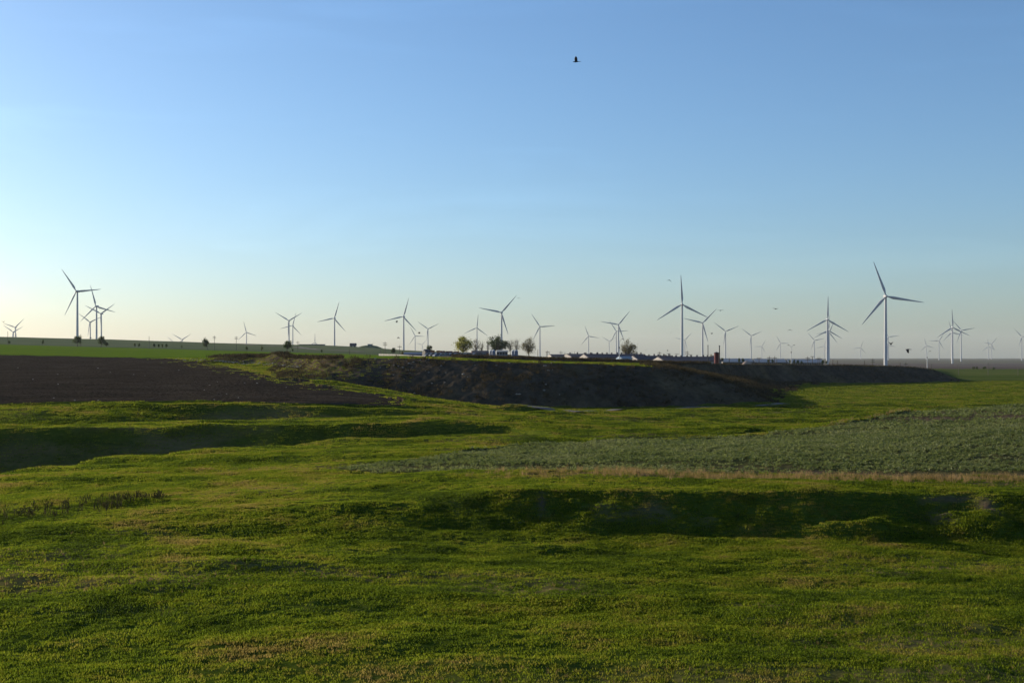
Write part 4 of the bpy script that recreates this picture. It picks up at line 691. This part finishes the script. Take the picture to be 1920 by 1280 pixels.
# silos
for px, w, top, bot, Y, mat, lab in [(921, 6, 655.5, 666, 632, 'blue', 'dark feed silo behind the first lit silo'), (925.5, 7, 655.2, 666, 620, 'blue', 'first lit feed silo left of the pale hut'), (962, 5.5, 655.5, 667, 632, 'blue', 'dark feed silo right of the pale hut'), (967.5, 7.5, 655.2, 667, 620, 'blue', 'rightmost feed silo, below the bare trees')]:
    z0, z1 = zz(bot, Y)-1, zz(top, Y); r_ = w/2/F*Y; hh = z1-z0; o = empty('feed_silo', ((px-960)/F*Y, Y, z0), 0, lab, 'silo', 'small feed silos')
    lathe([(r_, 0), (r_, hh-.75)], 16).build('tank', mat, o, smooth=False); lathe([(r_*1.06, hh-.75), (r_*.25, hh-.12), (r_*.2, hh)], 16).build('cone_roof', 'galv', o)
    for k in range(3): lathe([(r_*1.03, .6+k*.7), (r_*1.03, .68+k*.7)], 16).build('band', mat, o)
Y = 430; o = empty('red_silo', ((1343.5-960)/F*Y, Y, zz(683, Y)), 0, 'stout dark red silo tower beside two thin flues', 'silo'); hh = zz(660.3, Y)-o.location.z; r_ = 4.6/F*Y
lathe([(r_, 0), (r_, hh-.3)], 20).build('tank', 'maroon', o); lathe([(r_*1.07, hh-.3), (r_*1.05, hh-.1), (r_*.1, hh+.15)], 20).build('cap', 'darkroof', o)
for px, top, w, lab in [(1327.5, 647, .13, 'thin black flue left of the red silo'), (1349, 647.8, .19, 'thin flue touching the right side of the red silo')]:
    Y = 428; z0 = zz(684, Y); o = empty('flue', ((px-960)/F*Y, Y, z0), 0, lab, 'flue', 'thin flues beside the red silo'); hh = zz(top, Y)-z0
    MB().tube([(0, 0, 0), (0, 0, hh)], [w, w*.9], 10).build('pipe', 'dark', o); MB().tube([(0, 0, hh-.25), (0, 0, hh+.05)], [w*1.35, w*1.3], 10).build('collar', 'dark', o)
he = MB(); n_ = 14
o = empty('earth_heap', at(1401, 500), 0, 'pale heap of earth in front of the white sheds', 'heap')
zt = zz(676.2, 500)-o.location.z
for j in range(7):
    rr = 1-j/6; 
    for k in range(n_):
        t = 2*math.pi*k/n_; rk = rr*(1+.15*math.sin(3*t+j)); he.v.append((math.cos(t)*rk*3.6, math.sin(t)*rk*2.5, -.4+(zt+.4)*(1-rr**1.4)))
for j in range(6):
    for k in range(n_): he.f.append((j*n_+k, j*n_+(k+1) % n_, (j+1)*n_+(k+1) % n_, (j+1)*n_+k))
he.build('heap', 'mound', o, smooth=True)

# poles and lamps
def pole(px, top, Y, kind, label, r_=0.13, group=None, base=None):
    z0 = ground(px, Y)-.3 if base is None else base; h = zz(top, Y)-z0; o = empty('utility_pole', ((px-960)/F*Y, Y, z0), R(random.uniform(-20, 20)), label, 'pole', group)
    MB().tube([(0, 0, 0), (0, 0, h*.5), (0, 0, h)], [r_, r_*.9, r_*.75], 8).build('shaft', 'wood', o)
    for k in range({'bare': 0, 'cross': 1, 'tee': 1, 'double': 2}[kind]):
        zc = h-(.75 if kind != 'tee' else .1)-k*.8; MB().box(-.95, .95, -.07, .07, zc-.09, zc+.09).build('cross_arm', 'wood', o)
        for x in (-.8, -.4, .4, .8): MB().tube([(x, 0, zc+.05), (x, 0, zc+.28)], [.05, .06], 6).build('insulator', 'conc', o)
    return o
PG = 'utility poles along the hillside'
for px, tp, kd, lab in [(14.6, 621, 'bare', 'leftmost utility pole on the hillside'), (151.5, 626, 'bare', 'pole hidden behind the round hillside tree'), (279.6, 630, 'bare', 'bare pole between two groups of small bushes'), (402, 629, 'double', 'utility pole right of the leaning tree'), (443, 630, 'double', 'utility pole midway between the leaning tree and the small turbine'), (491, 645, 'bare', 'short pole above a conical bush'), (558.4, 639.5, 'cross', 'utility pole right of the round tree with trunk')]:
    pole(px, tp, 690 if px < 460 else 672, kd, lab, group=PG)
for px, tp, kd, lab in [(655.4, 654, 'bare', 'short post on the hillside under the skyline house'), (713.5, 655.5, 'bare', 'thin post at the left end of the panel fence'), (722, 640.5, 'double', 'tall utility pole behind the left end of the panel fence'), (749.3, 647, 'cross', 'utility pole in front of the tall turbine behind the fence')]:
    pole(px, tp, 560, kd, lab, group='poles by the panel fence')
PF = 'poles sticking up behind the dark sheds'
for i, (px, tp, kd, lab) in enumerate([(1008.5, 655, 'bare', 'pole beside the turbine right of the thin round tree'), (1024.5, 659, 'bare', 'first of three poles before the low shed'), (1026.7, 657, 'cross', 'second of three poles before the low shed'), (1029.7, 659, 'bare', 'third of three poles before the low shed'), (1051.6, 658, 'cross', 'pole above the roof of the low pale-walled shed'), (1059.3, 660, 'bare', 'pole above the first whitewashed gable'),
        (1072.5, 660, 'bare', 'first pole right of the first gable'), (1077.5, 658.5, 'bare', 'second pole right of the first gable'), (1236.5, 658.8, 'double', 'cross-armed pole above the nearest gable'), (1253.5, 662.5, 'tee', 'short T-topped pole right of the nearest gable'), (1257, 664, 'bare', 'stub pole right of the short T-topped pole'), (1269, 663.5, 'tee', 'T-topped pole left of the second largest turbine'),
        (1288.7, 657.5, 'double', 'cross-armed pole right of the second largest turbine'), (1294.5, 664.5, 'tee', 'low T-topped pole right of the second largest turbine')]):
    pole(px, tp, 600, kd, lab, group=PF)
PR = 'poles along the top of the embankment'
for i, (px, tp, kd, lab) in enumerate([(1367.3, 671, 'bare', 'bare post right of the red silo'), (1417.5, 676.8, 'bare', 'short dark post right of the pale heap'), (1423.3, 671, 'tee', 'bare pole right of the pale heap'), (1442.6, 667.3, 'double', 'cross-armed pole, left of a close pair'), (1452.5, 667.6, 'cross', 'cross-armed pole, right of a close pair'), (1456.5, 673.5, 'bare', 'stub post beside the cross-armed pair'), (1514.5, 668, 'double', 'cross-armed pole left of a small turbine'), (1523.3, 668, 'tee', 'T-topped pole right beside a small turbine'),
        (1533.8, 669.5, 'cross', 'left of two thin poles before the three lined up turbines'), (1537.2, 669.5, 'cross', 'right of two thin poles before the three lined up turbines'), (1561.5, 673.8, 'bare', 'thin pole right of the three lined up turbines'), (1570.3, 676, 'bare', 'thick short post right of the three lined up turbines'), (1621, 675.7, 'bare', 'thin post left of a cross-armed pole'), (1636.3, 671.6, 'double', 'cross-armed pole left of the largest turbine'),
        (1688, 679.5, 'bare', 'short post right of the largest turbine'), (1698.5, 678.8, 'cross', 'short cross-armed pole right of the largest turbine'), (1746, 681.5, 'bare', 'short post at the right end of the embankment')]):
    pole(px, tp, (455 if px < 1400 else 500) + (px-1400)*0.1, kd, lab, r_=.14, group=PR)
for px, tp, lab in [(1797.5, 681.3, 'first thin pole in the right-hand field, near the embankment end'), (1852.6, 680, 'second thin pole in the right-hand field'), (1908.7, 687, 'third thin pole, nearest the right edge')]:
    pole(px, tp, 640, 'bare', lab, r_=.12, group='thin poles in the right-hand field')
def lamp(px, top, Y, arms, label):
    z0 = ground(px, Y)-.3; h = zz(top, Y)-z0; o = empty('street_lamp', ((px-960)/F*Y, Y, z0), 0, label, 'street lamp')
    MB().tube([(0, 0, 0), (0, 0, h*.6), (0, 0, h*.9)], [.16, .12, .07], 8).build('mast', 'galv', o); MB().tube([(0, 0, h*.62), (0, 0, h*.68)], [.2, .2], 8).build('collar', 'wood', o)
    for s in arms:
        MB().tube([(0, 0, h*.89), (s*.5, 0, h*.955), (s*.9, 0, h*.985)], [.06, .05, .05], 6).build('arm', 'galv', o)
        MB().prism([(-.16, -.06), (.16, -.06), (.12, .1), (-.12, .1)], s*.8, s*1.5).build('lamp_head', 'wood', o, (0, 0, h*.99))
    return o
lamp(1161.5, 635, 440, (1,), 'single street lamp between the overlapping turbines and the olive tree'); lamp(1483.6, 646.5, 505, (-1, 1), 'double-armed street lamp in front of the white sheds'); lamp(1738.5, 658, 513, (1,), 'street lamp on the right end of the embankment')

# pale stones and rubble
def stone_mesh(seed, flat=.55):
    r = random.Random(seed); bm = bmesh.new(); bmesh.ops.create_icosphere(bm, subdivisions=1, radius=1)
    for v in bm.verts: v.co = Vector((v.co.x*r.uniform(.7, 1.2), v.co.y*r.uniform(.6, 1.1), v.co.z*flat*r.uniform(.7, 1.2)))
    me = bpy.data.meshes.new('stone'); bm.to_mesh(me); bm.free(); me.materials.append(M['rubble']); return me
SM = [stone_mesh(s) for s in range(5)]
def stone(px, py, y0, y1, s, label, cat, group, name):
    p_ = locate(px, py, y0, y1); o = link(name, random.choice(SM), None, None, p_+Vector((0, 0, s*.15))); o.scale = (s*random.uniform(.8, 1.4), s, s*random.uniform(.7, 1.1)); o.rotation_euler = (0, 0, random.uniform(0, 6.28)); tag(o, label, cat, group)
for i in range(74):
    t = i/73; px = 330+t*235+random.uniform(-2, 2); py = np.interp(px, [330, 400, 470, 520, 565], [672.5, 677.5, 682, 685.5, 688])+random.choice((-1.2, 0, 1.4))
    stone(px, py, 262, 400, random.uniform(.28, .5), 'one of the pale stones lined up along the green strip', 'stone', 'pale stones lined up beside the ploughed field', 'pale_stone')
for i in range(46):
    px = random.uniform(690, 1060); py = random.uniform(673, 700) if i < 34 else random.uniform(700, 750)
    stone(px, py, 240, 300, random.uniform(.15, .42), 'one of the pale concrete chunks on the dark embankment face', 'rubble', 'concrete chunks dumped on the embankment', 'concrete_chunk')
for i in range(22):
    stone(random.uniform(20, 640), random.uniform(690, 752), 178, 330, random.uniform(.12, .22), 'one of the small pale stones lying in the ploughed field', 'stone', 'stones in the ploughed field', 'field_stone')

# ------------------------------------------------------------------ birds
def bird_parts(up):
    o = empty('bird', (0, 0, 0))
    bd = MB(); prof = [(-.235, .01), (-.2, .03), (-.1, .055), (.02, .062), (.1, .05), (.15, .036), (.19, .036), (.215, .028), (.235, .012), (.275, .003)]
    bd.tube([(x, 0, .012*math.sin(i)) for i, (x, _) in enumerate(prof)], [r_ for _, r_ in prof], 8); bd.build('body', 'black', o, smooth=True)
    tl = MB(); tl.prism([(-.2, -.03), (-.2, .03), (-.37, .075), (-.39, 0), (-.37, -.075)], -.006, .006, 'x'); tl.v = [(y, z, x) for x, y, z in tl.v]; tl.build('tail', 'black', o)
    for s in (-1, 1):
        w = MB(); pts = [(.10, .03), (.13, .2), (.09, .34), (.0, .47), (-.05, .45), (-.06, .38), (-.1, .36), (-.1, .28), (-.12, .2), (-.1, .03)]
        n = len(pts); th = .008
        for dz in (-th, th):
            for x, y in pts:
                a = R(up) if y < .22 else R(up*.75); z = y*math.sin(R(up)) if y < .22 else .22*math.sin(R(up))+(y-.22)*math.sin(R(up*.45)); yy = y*math.cos(R(up)) if y < .22 else .22*math.cos(R(up))+(y-.22)*math.cos(R(up*.45))
                w.v.append((x, s*(yy+.02), z+dz+.02))
        w.f += [tuple(range(n)), tuple(range(2*n-1, n-1, -1))]+[(i, (i+1) % n, n+(i+1) % n, n+i) for i in range(n)]
        w.build('wing', 'black', o)
    return o
BP = {}
def bird(px, py, span, up, head, label, roll=0, pitch=0):
    Y = (.62*F/span); key = up
    if key not in BP: BP[key] = b = bird_parts(up)
    else: b = copy_tree(BP[key])
    b.location = ((px-960)/F*Y, Y, zz(py, Y)); b.rotation_euler = (R(roll), R(pitch), R(head)); tag(b, label, 'bird', 'black birds in flight'); return b
bird(1080, 116, 14, 80, 172, 'nearest black bird high in the blue sky with wings raised', pitch=0)
bird(1255, 525, 7.5, -38, 70, 'black bird left of the second largest turbine tip', roll=15)
bird(973, 559, 5, 8, 100, 'tiny black bird beside the tip of the large turbine behind the dark tree')
bird(1351, 582, 8.5, 6, 60, 'flat-winged black bird right of the second largest turbine')
bird(1334.5, 625.5, 5, 30, 20, 'small black bird beside the pale turbine tower')
bird(1454.5, 579, 9, 10, 110, 'flat-winged black bird gliding over the distant small turbines')
bird(1481, 618, 7, -30, 90, 'black bird with drooping wings above the double street lamp')
bird(1258, 623.5, 2.6, 10, 40, 'speck-like bird left of the second largest tower')
bird(1670.5, 645.5, 9, 55, 40, 'black bird with raised wing beside the largest tower')
bird(1702, 655, 11, -60, 150, 'black bird with wings down right of the largest tower', roll=20)
bird(744, 604, 6, 60, 30, 'black bird left of the tall turbine behind the fence')
bird(747, 632.3, 6, -55, 60, 'black bird low beside the tower behind the fence')
bird(786, 624.8, 6, 45, 25, 'black bird between the two towers behind the fence')
bird(6.3, 604, 5, 60, 120, 'black bird at the far left blade tip')
bird(170, 633, 6, 10, 20, 'black bird low at the foot of the shortest left cluster turbine')
bird(1211, 656.7, 3, 20, 70, 'tiny bird above the shed roofs right of the olive tree')
bird(1251.8, 657.3, 4, 35, 10, 'small bird above the nearest dark shed')

# ------------------------------------------------------------------ haze
hm = bpy.data.materials.new('haze'); nt, N, L = nodes_of(hm); out = N('ShaderNodeOutputMaterial'); pv = N('ShaderNodeVolumePrincipled')
pv.inputs['Color'].default_value = (0.92, 0.96, 1.0, 1); pv.inputs['Density'].default_value = 2.8e-5; pv.inputs['Anisotropy'].default_value = 0.2; L(pv.outputs[0], out.inputs['Volume'])
hz_ = MB().box(-9900, 9900, -300, 12400, -34, 205).build('haze', None); hz_.data.materials.append(hm); tag(hz_, 'thin haze over the plain', kind='stuff')
